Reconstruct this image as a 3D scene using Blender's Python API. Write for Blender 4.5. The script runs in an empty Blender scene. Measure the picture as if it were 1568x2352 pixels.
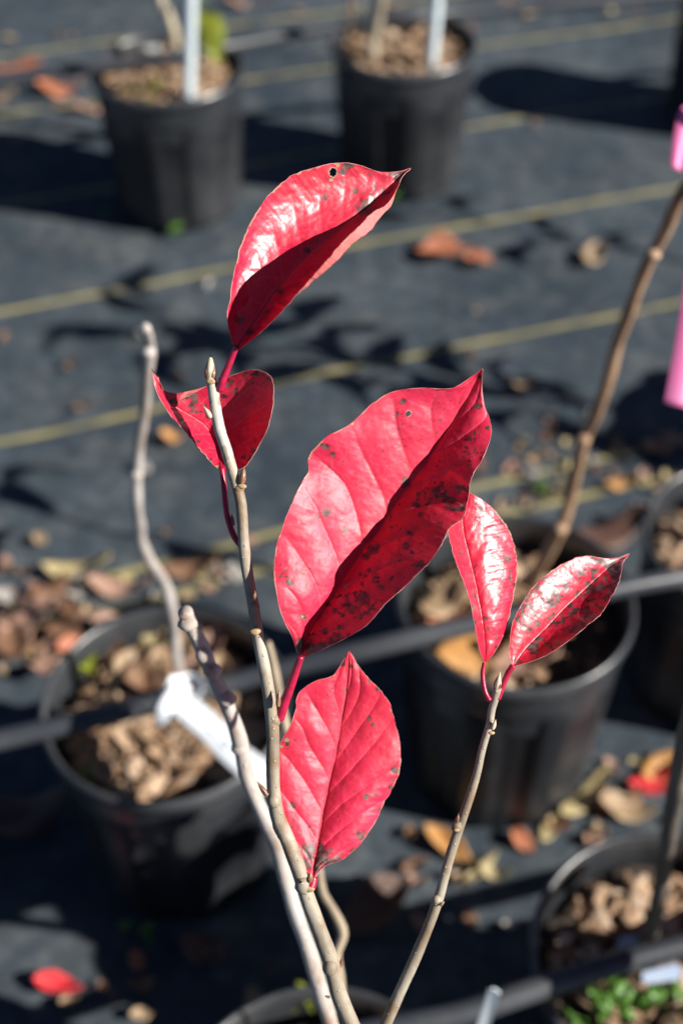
import bpy, bmesh, math, random
import numpy as np
from mathutils import Vector, Matrix
random.seed(7)
rng = np.random.default_rng(11)
SC = bpy.context.scene
COL = SC.collection

# ------------------------------------------------------------------ camera, sky, sun, exposure
CAM_H = 1.13
PITCH = math.radians(44.8)
FPX = 3000.0                      # focal length for a 1568 px wide frame
CX, CY = 784.0, 1176.0
cam = bpy.data.cameras.new('camera')
cam.sensor_fit = 'HORIZONTAL'; cam.sensor_width = 14.9
cam.lens = FPX / 1568.0 * 14.9
cam.clip_start = 0.02; cam.clip_end = 200
cam.dof.use_dof = True; cam.dof.focus_distance = 0.478; cam.dof.aperture_fstop = 3.7
cam_o = bpy.data.objects.new('camera', cam); COL.objects.link(cam_o)
cam_o.location = (0, 0, CAM_H)
cam_o.rotation_euler = (math.pi/2 - PITCH, 0, 0)
SC.camera = cam_o

SUN_EL = math.radians(33.0)
SUN_AZ = math.radians(107.0)       # clockwise from +Y
world = bpy.data.worlds.new('World'); SC.world = world; world.use_nodes = True
wn = world.node_tree; wn.nodes.clear()
wo = wn.nodes.new('ShaderNodeOutputWorld'); wb = wn.nodes.new('ShaderNodeBackground')
sky = wn.nodes.new('ShaderNodeTexSky'); sky.sky_type = 'NISHITA'; sky.sun_disc = False
sky.sun_elevation = SUN_EL; sky.sun_rotation = SUN_AZ
sky.air_density = 0.45; sky.dust_density = 0.2; sky.altitude = 1200.0
wb.inputs['Strength'].default_value = 0.05
wn.links.new(sky.outputs[0], wb.inputs[0]); wn.links.new(wb.outputs[0], wo.inputs[0])
sun = bpy.data.lights.new('sun', 'SUN'); sun.energy = 5.0; sun.angle = math.radians(0.5)
sun.color = (1.0, 0.95, 0.87)
sun_o = bpy.data.objects.new('sun', sun); COL.objects.link(sun_o)
S_DIR = Vector((math.sin(SUN_AZ)*math.cos(SUN_EL), math.cos(SUN_AZ)*math.cos(SUN_EL), math.sin(SUN_EL)))
sun_o.rotation_euler = S_DIR.to_track_quat('Z', 'Y').to_euler()
sun_o.location = S_DIR * 5
SC.view_settings.view_transform = 'Standard'; SC.view_settings.look = 'None'
SC.view_settings.exposure = 0.95; SC.view_settings.gamma = 1.0
SC.render.engine = 'CYCLES'
SC.cycles.use_denoising = True
SC.cycles.max_bounces = 8; SC.cycles.transparent_max_bounces = 8

cp, sp = math.cos(PITCH), math.sin(PITCH)
FWD = Vector((0, cp, -sp)); UP = Vector((0, sp, cp)); RIGHT = Vector((1, 0, 0))
CAMP = Vector((0, 0, CAM_H))
def ray(x, y):
    return RIGHT*((x-CX)/FPX) + UP*(-(y-CY)/FPX) + FWD
def at(x, y, z):
    """world point seen at (x, y) of the 1568x2352 frame, z metres along the view axis"""
    return CAMP + ray(x, y)*z
def on(x, y, h=0.0):
    """world point at height h"""
    r = ray(x, y); return CAMP + r*((h-CAM_H)/r.z)
def aty(x, y, D):
    r = ray(x, y); return CAMP + r*(D/r.y)
def S(x, y):                       # 2500 px source coordinates -> 1568
    return (x/1.59439, y/1.59439)

# ------------------------------------------------------------------ object helpers
def tag(o, label=None, cat=None, group=None, kind=None):
    if label: o['label'] = label
    if cat: o['category'] = cat
    if group: o['group'] = group
    if kind: o['kind'] = kind
    return o
def empty(name, loc=(0,0,0), rz=0.0):
    o = bpy.data.objects.new(name, None); COL.objects.link(o)
    o.location = loc; o.rotation_euler = (0, 0, rz); o.empty_display_size = 0.02
    return o
def mobj(name, verts, faces, mats, parent=None, smooth=True, matidx=None, loc=None, attrs=None, cattrs=None):
    """verts are in world space when loc is given (they are made relative to loc), local otherwise"""
    me = bpy.data.meshes.new(name)
    v = np.asarray(verts, dtype=np.float64).reshape(-1, 3)
    if parent is not None and loc is None and parent.get('_w'):
        v = v - np.array(parent.location)
    elif loc is not None:
        v = v - np.array(loc)
    me.from_pydata(v.tolist(), [], [list(f) for f in faces])
    if not isinstance(mats, (list, tuple)): mats = [mats]
    for m in mats: me.materials.append(m)
    if matidx is not None: me.polygons.foreach_set('material_index', np.asarray(matidx, dtype=np.int32))
    if smooth: me.polygons.foreach_set('use_smooth', [True]*len(me.polygons))
    for k, a in (attrs or {}).items():
        at_ = me.attributes.new(k, 'FLOAT', 'POINT'); at_.data.foreach_set('value', np.asarray(a, dtype=np.float32).ravel())
    for k, a in (cattrs or {}).items():
        at_ = me.attributes.new(k, 'FLOAT_VECTOR', 'POINT'); at_.data.foreach_set('vector', np.asarray(a, dtype=np.float32).ravel())
    me.update()
    o = bpy.data.objects.new(name, me); COL.objects.link(o)
    if loc is not None: o.location = loc
    if parent is not None: o.parent = parent
    return o
def wroot(name, loc):
    """Empty whose children are given in world coordinates"""
    o = empty(name, loc); o['_w'] = 1
    return o
def copy_tree(o, parent=None):
    c = o.copy(); COL.objects.link(c)
    if parent is not None: c.parent = parent
    for ch in list(o.children): copy_tree(ch, c)
    return c

class MB:
    def __init__(self): self.v = []; self.f = []; self.m = []; self.a = []
    def add(self, verts, faces, m=0, a=0.0):
        b = len(self.v); self.v.extend([tuple(p) for p in verts]); self.f.extend([[i+b for i in f] for f in faces])
        self.m.extend([m]*len(faces)); self.a.extend([a]*len(verts))
    def build(self, name, mats, parent=None, smooth=True, loc=None, attr=None):
        return mobj(name, self.v, self.f, mats, parent, smooth, self.m, loc, {attr: self.a} if attr else None)

def crom(pts, n):
    """smooth resampling of a polyline (any dimension) by chord-length Catmull-Rom"""
    P = np.asarray(pts, float)
    d = np.r_[0, np.cumsum(np.linalg.norm(np.diff(P[:, :3], axis=0), axis=1) + 1e-9)]
    t = np.linspace(0, d[-1], n)
    T = np.gradient(P, d, axis=0)
    i = np.clip(np.searchsorted(d, t, side='right')-1, 0, len(P)-2)
    h = (d[i+1]-d[i]); u = ((t-d[i])/h)[:, None]; h = h[:, None]
    return (2*u**3-3*u**2+1)*P[i] + (u**3-2*u**2+u)*h*T[i] + (-2*u**3+3*u**2)*P[i+1] + (u**3-u**2)*h*T[i+1]

def tube(mb, pts, rad, n=None, seg=14, m=0, a=0.0, bump=0.0, cap=True, seed=0):
    P = np.asarray([list(p) for p in pts], float)
    R = np.full(len(P), rad) if np.isscalar(rad) else np.asarray(rad, float)
    Q = np.c_[P, R]
    if n: Q = crom(Q, n)
    P, R = Q[:, :3], Q[:, 3]
    r_ = np.random.default_rng(seed)
    T = np.gradient(P, axis=0); T /= np.linalg.norm(T, axis=1)[:, None]
    ref = np.array([1.0, 0, 0]) if abs(T[0][0]) < .8 else np.array([0, 1.0, 0])
    verts = []
    U = ref - T[0]*ref.dot(T[0]); U /= np.linalg.norm(U)
    ph = r_.random(4)*6.28
    for k in range(len(P)):
        U = U - T[k]*U.dot(T[k]); U /= np.linalg.norm(U); W = np.cross(T[k], U)
        for j in range(seg):
            an = 2*math.pi*j/seg
            rr = R[k]*(1 + bump*(.5*math.sin(2*an+ph[0]+k*.21)+.4*math.sin(3*an+ph[1]-k*.33)+.6*math.sin(k*.57+ph[2])+.5*r_.normal()*.4))
            verts.append(P[k] + U*math.cos(an)*rr + W*math.sin(an)*rr)
    faces = []
    for k in range(len(P)-1):
        for j in range(seg):
            j2 = (j+1) % seg
            faces.append([k*seg+j, k*seg+j2, (k+1)*seg+j2, (k+1)*seg+j])
    if cap:
        faces.append(list(range(seg))[::-1]); faces.append([(len(P)-1)*seg+j for j in range(seg)])
    mb.add(verts, faces, m, a)

def vnoise(x, y, scale, seed=0):
    r_ = np.random.default_rng(seed); N = 128
    L = r_.random((N, N))
    x = np.asarray(x)/scale + 1000; y = np.asarray(y)/scale + 1000
    xi = np.floor(x).astype(int); yi = np.floor(y).astype(int)
    fx = x-xi; fy = y-yi; fx = fx*fx*(3-2*fx); fy = fy*fy*(3-2*fy)
    g = lambda a, b: L[a % N, b % N]
    return (g(xi, yi)*(1-fx)+g(xi+1, yi)*fx)*(1-fy) + (g(xi, yi+1)*(1-fx)+g(xi+1, yi+1)*fx)*fy
def fnoise(x, y, scale, seed=0, octv=3):
    s = 0; a = 1; tot = 0
    for k in range(octv):
        s = s + a*vnoise(x, y, scale/2**k, seed+k*17); tot += a; a *= .5
    return s/tot
def sstep(a, b, x):
    u = np.clip((x-a)/(b-a), 0, 1); return u*u*(3-2*u)

# ------------------------------------------------------------------ materials
def newmat(name):
    m = bpy.data.materials.new(name); m.use_nodes = True
    nt = m.node_tree; nt.nodes.clear()
    out = nt.nodes.new('ShaderNodeOutputMaterial'); b = nt.nodes.new('ShaderNodeBsdfPrincipled')
    nt.links.new(b.outputs[0], out.inputs[0])
    return m, nt, b, out
def N(nt, t, **kw):
    n = nt.nodes.new(t)
    for k, v in kw.items():
        if k in n.inputs.keys(): n.inputs[k].default_value = v
        else: setattr(n, k, v)
    return n
def ramp(nt, fac, stops):
    r = nt.nodes.new('ShaderNodeValToRGB'); e = r.color_ramp.elements
    while len(e) < len(stops): e.new(0.5)
    for i, (p, c) in enumerate(stops):
        e[i].position = p; e[i].color = (c[0], c[1], c[2], 1)
    nt.links.new(fac, r.inputs[0]); return r.outputs[0]
def mixc(nt, fac, a, b, blend='MIX'):
    m = nt.nodes.new('ShaderNodeMix'); m.data_type = 'RGBA'; m.blend_type = blend
    def put(sock, v):
        if isinstance(v, (tuple, list)): sock.default_value = (v[0], v[1], v[2], 1)
        elif isinstance(v, (float, int)): sock.default_value = v
        else: nt.links.new(v, sock)
    put(m.inputs[0], fac); put(m.inputs[6], a); put(m.inputs[7], b)
    return m.outputs[2]
def math_(nt, op, a, b=None, c=None):
    m = nt.nodes.new('ShaderNodeMath'); m.operation = op
    for i, v in enumerate((a, b, c)):
        if v is None: continue
        if isinstance(v, (float, int)): m.inputs[i].default_value = v
        else: nt.links.new(v, m.inputs[i])
    return m.outputs[0]
def tco(nt, kind='Object', scale=None):
    t = nt.nodes.new('ShaderNodeTexCoord'); o = t.outputs[kind]
    if scale:
        mp = nt.nodes.new('ShaderNodeMapping'); mp.inputs['Scale'].default_value = scale; nt.links.new(o, mp.inputs[0]); o = mp.outputs[0]
    return o
def noise(nt, co, scale, detail=3, rough=.55):
    n = N(nt, 'ShaderNodeTexNoise', Scale=scale, Detail=detail, Roughness=rough); nt.links.new(co, n.inputs['Vector']); return n.outputs[0]
def attr(nt, name):
    a = nt.nodes.new('ShaderNodeAttribute'); a.attribute_name = name; return a
def bump(nt, b, h, strength, dist):
    n = nt.nodes.new('ShaderNodeBump'); n.inputs['Strength'].default_value = strength; n.inputs['Distance'].default_value = dist
    nt.links.new(h, n.inputs['Height']); nt.links.new(n.outputs[0], b.inputs['Normal'])
    return n

def mat_plastic(name, col=(.012, .013, .016), rough=.38, dust=.55, spec=.35):
    m, nt, b, o = newmat(name); co = tco(nt)
    n1 = noise(nt, co, 9, 5); n2 = noise(nt, tco(nt, 'Object', (60, 60, 6)), 3, 4)
    dustc = (.085, .088, .092)
    f = math_(nt, 'MULTIPLY', ramp(nt, n1, [(.42, (0,0,0)), (.75, (1,1,1))]), dust)
    c = mixc(nt, f, col, dustc)
    nt.links.new(c, b.inputs['Base Color'])
    b.inputs['Specular IOR Level'].default_value = spec
    r = math_(nt, 'MULTIPLY_ADD', n2, .3, rough-.12)
    nt.links.new(r, b.inputs['Roughness'])
    bump(nt, b, n2, .15, .001)
    return m
M_POT = mat_plastic('black_pot_plastic')
M_POTRIM = mat_plastic('black_pot_rim_plastic', (.022, .025, .030), .30, .8, .8)
M_PIPE = mat_plastic('black_pipe_plastic', (.033, .037, .045), .38, .8, .4)

# ground fabric with woven yellow tracer lines
LINES = []
gp0 = on(0, 705); gp1 = on(1545, 424)
LD = (gp1-gp0); LD.z = 0; LD.normalize(); LN = Vector((-LD.y, LD.x, 0))
def line_off(x, y):
    return on(x, y).dot(LN)
for p in [(780, 148), (1165, 272), (780, 562), (780, 845), (560, 1243), (560, 1322), (780, 20)]:
    LINES.append(line_off(*p))
def mat_fabric():
    m, nt, b, o = newmat('black_woven_fabric'); co = tco(nt)
    big = noise(nt, co, 2.4, 4); med = noise(nt, co, 14, 5); fine = noise(nt, co, 90, 3); gr = noise(nt, co, 38, 5, .7)
    base = mixc(nt, ramp(nt, big, [(.36, (0,0,0)), (.64, (1,1,1))]), (.034, .048, .065), (.080, .101, .120))
    blot = noise(nt, co, 6.5, 5, .65)
    base = mixc(nt, ramp(nt, blot, [(.52, (0,0,0)), (.72, (.6,.6,.6))]), base, (.13, .135, .13))
    base = mixc(nt, ramp(nt, med, [(.5, (0,0,0)), (.78, (.55,.55,.55))]), base, (.16, .165, .155))
    # weave
    rot = nt.nodes.new('ShaderNodeMapping'); rot.inputs['Rotation'].default_value = (0, 0, -math.atan2(LD.y, LD.x))
    nt.links.new(co, rot.inputs[0])
    sep = nt.nodes.new('ShaderNodeSeparateXYZ'); nt.links.new(rot.outputs[0], sep.inputs[0])
    wx = math_(nt, 'SINE', math_(nt, 'MULTIPLY', sep.outputs[0], 2*math.pi/.0026))
    wy = math_(nt, 'SINE', math_(nt, 'MULTIPLY', sep.outputs[1], 2*math.pi/.0022))
    weave = math_(nt, 'MULTIPLY', wx, wy)
    base = mixc(nt, math_(nt, 'MULTIPLY_ADD', weave, .12, .12), base, (.02, .022, .026))
    base = mixc(nt, ramp(nt, gr, [(.42, (.5,.5,.5)), (.6, (0,0,0))]), base, (.02, .028, .036))
    base = mixc(nt, ramp(nt, gr, [(.58, (0,0,0)), (.75, (.5,.5,.5))]), base, (.17, .17, .155))
    # yellow threads
    wob = math_(nt, 'MULTIPLY_ADD', noise(nt, co, 5, 2), .005, -.0025)
    yy = math_(nt, 'ADD', sep.outputs[1], wob)
    tot = None
    for off in LINES:
        d = math_(nt, 'ABSOLUTE', math_(nt, 'SUBTRACT', yy, float(off)))
        k = math_(nt, 'LESS_THAN', d, .0047)
        tot = k if tot is None else math_(nt, 'MAXIMUM', tot, k)
    wear = ramp(nt, noise(nt, co, 22, 4), [(.25, (.25,.25,.25)), (.6, (1,1,1))])
    f = math_(nt, 'MULTIPLY', tot, wear)
    base = mixc(nt, math_(nt, 'MULTIPLY', f, .75), base, (.40, .34, .13))
    nt.links.new(base, b.inputs['Base Color'])
    b.inputs['Roughness'].default_value = .7; b.inputs['Specular IOR Level'].default_value = .12
    h = math_(nt, 'ADD', math_(nt, 'MULTIPLY', weave, .3), fine)
    bump(nt, b, h, .35, .0012)
    return m
M_FAB = mat_fabric()

def mat_bark(name, cols, sc=1.0, lent=.55, rough=.62, bstr=.5):
    m, nt, b, o = newmat(name); co = tco(nt)
    n1 = noise(nt, tco(nt, 'Object', (1, 1, .35)), 110*sc, 5, .6)
    n2 = noise(nt, co, 34*sc, 4)
    c = ramp(nt, n2, [(.32, cols[0]), (.52, cols[1]), (.70, cols[2])])
    c = mixc(nt, ramp(nt, n1, [(.52, (0,0,0)), (.66, (.8,.8,.8))]), c, cols[3])
    v = N(nt, 'ShaderNodeTexVoronoi', Scale=330*sc); nt.links.new(co, v.inputs['Vector'])
    dots = ramp(nt, v.outputs['Distance'], [(.10, (1,1,1)), (.17, (0,0,0))])
    c = mixc(nt, math_(nt, 'MULTIPLY', dots, lent), c, (.62, .56, .46))
    nt.links.new(c, b.inputs['Base Color']); b.inputs['Roughness'].default_value = rough
    h = math_(nt, 'ADD', n1, math_(nt, 'MULTIPLY', dots, .8))
    bump(nt, b, h, bstr, .0006)
    return m
M_STEM = mat_bark('grey_tan_bark', [(.17,.13,.09), (.29,.245,.185), (.39,.35,.29), (.20,.12,.06)], bstr=1.0)
M_STEMPALE = mat_bark('pale_grey_bark', [(.36,.33,.27), (.46,.43,.37), (.55,.52,.46), (.30,.23,.15)], bstr=.3)
M_STEMGREY = mat_bark('weathered_grey_bark', [(.26,.22,.19), (.40,.36,.33), (.50,.47,.45), (.22,.11,.055)], .6, .3, bstr=.8)
M_STEMBR = mat_bark('brown_bark', [(.15,.085,.05), (.32,.19,.11), (.42,.29,.19), (.12,.06,.035)], .6, .3, bstr=.9)
M_STEMBR2 = mat_bark('tan_brown_bark', [(.20,.15,.10), (.32,.25,.17), (.40,.33,.24), (.14,.09,.05)], .6, .3)
M_STEMBEIGE = mat_bark('beige_bark', [(.34,.28,.19), (.45,.39,.28), (.50,.45,.35), (.25,.19,.12)], .5, .2)

def mat_simple(name, col, rough=.5, col2=None, nsc=60, bstr=.2, transl=0, spec=None):
    m, nt, b, o = newmat(name); co = tco(nt)
    n = noise(nt, co, nsc, 4)
    c = mixc(nt, ramp(nt, n, [(.35, (0,0,0)), (.65, (1,1,1))]), col, col2 or tuple(x*.7 for x in col))
    nt.links.new(c, b.inputs['Base Color']); b.inputs['Roughness'].default_value = rough
    if spec is not None: b.inputs['Specular IOR Level'].default_value = spec
    bump(nt, b, n, bstr, .0005)
    if transl:
        t = nt.nodes.new('ShaderNodeBsdfTranslucent'); nt.links.new(c, t.inputs[0])
        mx = nt.nodes.new('ShaderNodeMixShader'); mx.inputs[0].default_value = transl
        nt.links.new(b.outputs[0], mx.inputs[1]); nt.links.new(t.outputs[0], mx.inputs[2]); nt.links.new(mx.outputs[0], o.inputs[0])
    return m
M_BUDPALE = mat_simple('bud_pale_scale', (.58,.50,.38), .45, (.42,.31,.2), 400)
M_BUDDARK = mat_simple('bud_dark_scale', (.13,.045,.035), .32, (.26,.15,.08), 500)
M_SCAR = mat_simple('leaf_scar', (.46,.32,.17), .6, (.30,.17,.08), 500, .5)
M_RIM = mat_simple('leaf_margin', (.62,.28,.26), .45, (.40,.02,.05), 200)
M_PET = mat_simple('red_petiole', (.42,.012,.055), .33, (.30,.008,.035), 300, .2)
M_TAG = mat_simple('white_tag_plastic', (.80,.84,.88), .4, (.74,.79,.85), 20, .05)
M_TAGMARK = mat_simple('tag_print', (.36,.45,.56), .5)
M_TAGBLUE = mat_simple('pale_blue_tag_plastic', (.33,.42,.58), .45, (.42,.5,.63), 20, .05)
M_STAKE = mat_simple('white_stake_plastic', (.66,.74,.77), .4, (.58,.66,.70), 20, .05)
M_RIBBON = mat_simple('pink_flagging_film', (.88,.22,.50), .4, (.84,.26,.52), 30, .1, transl=.35)
M_SOIL = mat_simple('dark_potting_soil', (.020,.014,.010), .9, (.045,.03,.02), 120, 1.0)
M_WEED = mat_simple('weed_leaf_green', (.07,.18,.025), .4, (.14,.28,.05), 80, .2, transl=.3)
M_YGLEAF = mat_simple('yellow_green_leaf', (.30,.33,.03), .5, (.20,.24,.03), 40, .2, transl=.35)

def mat_chips():
    m, nt, b, o = newmat('pine_bark_chips'); co = tco(nt)
    a = attr(nt, 'tone')
    c = ramp(nt, a.outputs['Fac'], [(0, (.05,.028,.015)), (.3, (.19,.105,.055)), (.6, (.36,.23,.135)), (.85, (.46,.32,.21)), (1, (.58,.47,.36))])
    n = noise(nt, tco(nt, 'Object', (1, 1, 3)), 160, 4)
    c = mixc(nt, ramp(nt, n, [(.4, (0,0,0)), (.7, (.7,.7,.7))]), c, (.09,.05,.03))
    nt.links.new(c, b.inputs['Base Color']); b.inputs['Roughness'].default_value = .75
    bump(nt, b, n, .6, .001)
    return m
M_CHIP = mat_chips()

def mat_dryleaf(name, c1, c2, c3):
    m, nt, b, o = newmat(name); co = tco(nt)
    n = noise(nt, co, 45, 5); n2 = noise(nt, co, 14, 3)
    c = ramp(nt, n2, [(.3, c1), (.6, c2)])
    c = mixc(nt, ramp(nt, n, [(.5, (0,0,0)), (.75, (1,1,1))]), c, c3)
    nt.links.new(c, b.inputs['Base Color']); b.inputs['Roughness'].default_value = .55
    w = N(nt, 'ShaderNodeTexWave', Scale=70.0, Distortion=3.0); nt.links.new(co, w.inputs['Vector'])
    bump(nt, b, w.outputs['Fac'], .4, .001)
    t = nt.nodes.new('ShaderNodeBsdfTranslucent'); nt.links.new(c, t.inputs[0])
    mx = nt.nodes.new('ShaderNodeMixShader'); mx.inputs[0].default_value = .2
    nt.links.new(b.outputs[0], mx.inputs[1]); nt.links.new(t.outputs[0], mx.inputs[2]); nt.links.new(mx.outputs[0], o.inputs[0])
    return m
DRY = {
 'tan': mat_dryleaf('dry_leaf_tan', (.32,.21,.12), (.42,.31,.19), (.18,.11,.06)),
 'brown': mat_dryleaf('dry_leaf_brown', (.16,.08,.045), (.27,.15,.09), (.08,.04,.025)),
 'rust': mat_dryleaf('dry_leaf_rust', (.40,.12,.055), (.48,.20,.11), (.2,.07,.04)),
 'pink': mat_dryleaf('dry_leaf_pinkish', (.34,.19,.14), (.44,.28,.21), (.20,.11,.08)),
 'orange': mat_dryleaf('dry_leaf_orange', (.50,.24,.07), (.58,.31,.11), (.34,.17,.06)),
 'straw': mat_dryleaf('dry_leaf_straw', (.34,.27,.13), (.46,.38,.20), (.24,.17,.09)),
 'red': mat_dryleaf('dry_leaf_red', (.60,.02,.03), (.70,.05,.06), (.45,.01,.02)),
 'dark': mat_dryleaf('dry_leaf_dark', (.09,.045,.035), (.13,.07,.05), (.05,.03,.02)),
 'grey': mat_dryleaf('dry_leaf_grey', (.34,.32,.30), (.46,.43,.40), (.25,.22,.2)),
}

def mat_redleaf(name, gloss_rough, coat, base_a, base_b, spec=.5, bst=.25):
    m, nt, b, o = newmat(name); co = tco(nt)
    big = noise(nt, co, 38, 3); fin = noise(nt, co, 420, 3)
    c = mixc(nt, ramp(nt, big, [(.3, (0,0,0)), (.7, (1,1,1))]), base_a, base_b)
    c = mixc(nt, ramp(nt, fin, [(.5, (0,0,0)), (.9, (.35,.35,.35))]), c, (.60,.06,.07))
    hue = noise(nt, co, 16, 3)
    c = mixc(nt, ramp(nt, hue, [(.45, (0,0,0)), (.72, (.5,.5,.5))]), c, (.50,.035,.02))
    c = mixc(nt, ramp(nt, hue, [(.28, (.45,.45,.45)), (.45, (0,0,0))]), c, (.40,.004,.06))
    vein = attr(nt, 'vein').outputs['Fac']; spot = attr(nt, 'spot').outputs['Fac']; dry = attr(nt, 'dry').outputs['Fac']
    c = mixc(nt, math_(nt, 'MULTIPLY', vein, .40), c, (.80,.10,.13))
    # fine net of small veins
    v = N(nt, 'ShaderNodeTexVoronoi', Scale=560.0, feature='DISTANCE_TO_EDGE'); nt.links.new(co, v.inputs['Vector'])
    net = ramp(nt, v.outputs['Distance'], [(.0, (1,1,1)), (.10, (0,0,0))])
    c = mixc(nt, math_(nt, 'MULTIPLY', net, .15), c, (.34,.0,.02))
    v2 = N(nt, 'ShaderNodeTexVoronoi', Scale=170.0, feature='DISTANCE_TO_EDGE'); nt.links.new(co, v2.inputs['Vector'])
    c = mixc(nt, math_(nt, 'MULTIPLY', ramp(nt, v2.outputs['Distance'], [(.0, (1,1,1)), (.035, (0,0,0))]), .22), c, (.80,.12,.14))
    spc = mixc(nt, ramp(nt, fin, [(.4, (0,0,0)), (.65, (1,1,1))]), (.045,.018,.020), (.15,.105,.09))
    c = mixc(nt, math_(nt, 'MULTIPLY', ramp(nt, spot, [(.0, (0,0,0)), (.3, (1,1,1))]), .45), c, (.22,.008,.015))
    c = mixc(nt, ramp(nt, spot, [(.25, (0,0,0)), (.8, (.92,.92,.92))]), c, spc)
    c = mixc(nt, dry, c, (.36,.27,.17))
    geo = nt.nodes.new('ShaderNodeNewGeometry')
    under = mixc(nt, spot, mixc(nt, ramp(nt, fin, [(.4, (0,0,0)), (.7, (1,1,1))]), (.66,.16,.15), (.66,.20,.18)), (.2,.06,.04))
    cc = mixc(nt, geo.outputs['Backfacing'], c, under)
    nt.links.new(cc, b.inputs['Base Color'])
    r = math_(nt, 'MULTIPLY_ADD', noise(nt, co, 90, 3), .22, gloss_rough-.1)
    r = math_(nt, 'ADD', r, math_(nt, 'MULTIPLY', geo.outputs['Backfacing'], .2))
    nt.links.new(r, b.inputs['Roughness'])
    b.inputs['Specular IOR Level'].default_value = spec
    b.inputs['Coat Weight'].default_value = coat; b.inputs['Coat Roughness'].default_value = gloss_rough*.8
    wr = noise(nt, co, 190, 4, .65); md = noise(nt, co, 60, 2)
    h = math_(nt, 'ADD', math_(nt, 'MULTIPLY', wr, .5), math_(nt, 'MULTIPLY', net, -.03))
    h = math_(nt, 'ADD', h, math_(nt, 'MULTIPLY', md, .9))
    h = math_(nt, 'ADD', h, math_(nt, 'MULTIPLY', spot, -.15))
    bn = bump(nt, b, h, bst, .0009)
    nt.links.new(bn.outputs[0], b.inputs['Coat Normal'])
    t = nt.nodes.new('ShaderNodeBsdfTranslucent')
    tc = mixc(nt, math_(nt, 'MAXIMUM', spot, dry), (.78,.006,.012), (.02,.003,.002))
    nt.links.new(tc, t.inputs[0])
    mx = nt.nodes.new('ShaderNodeMixShader'); mx.inputs[0].default_value = .19
    nt.links.new(b.outputs[0], mx.inputs[1]); nt.links.new(t.outputs[0], mx.inputs[2]); nt.links.new(mx.outputs[0], o.inputs[0])
    return m
M_LEAF_GLOSS = mat_redleaf('glossy_crimson_leaf', .37, .26, (.50,.003,.040), (.59,.008,.052), .5, .24)
M_LEAF_SATIN = mat_redleaf('satin_crimson_leaf', .50, .12, (.62,.010,.052), (.70,.026,.078), .5)
M_LEAF_DARK = mat_redleaf('dull_crimson_leaf', .42, .15, (.42,.006,.04), (.50,.012,.055), .4)
M_LEAF_MOTTLE = mat_redleaf('mottled_glossy_leaf', .40, .26, (.46,.003,.035), (.54,.008,.04), .5, .20)

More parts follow.
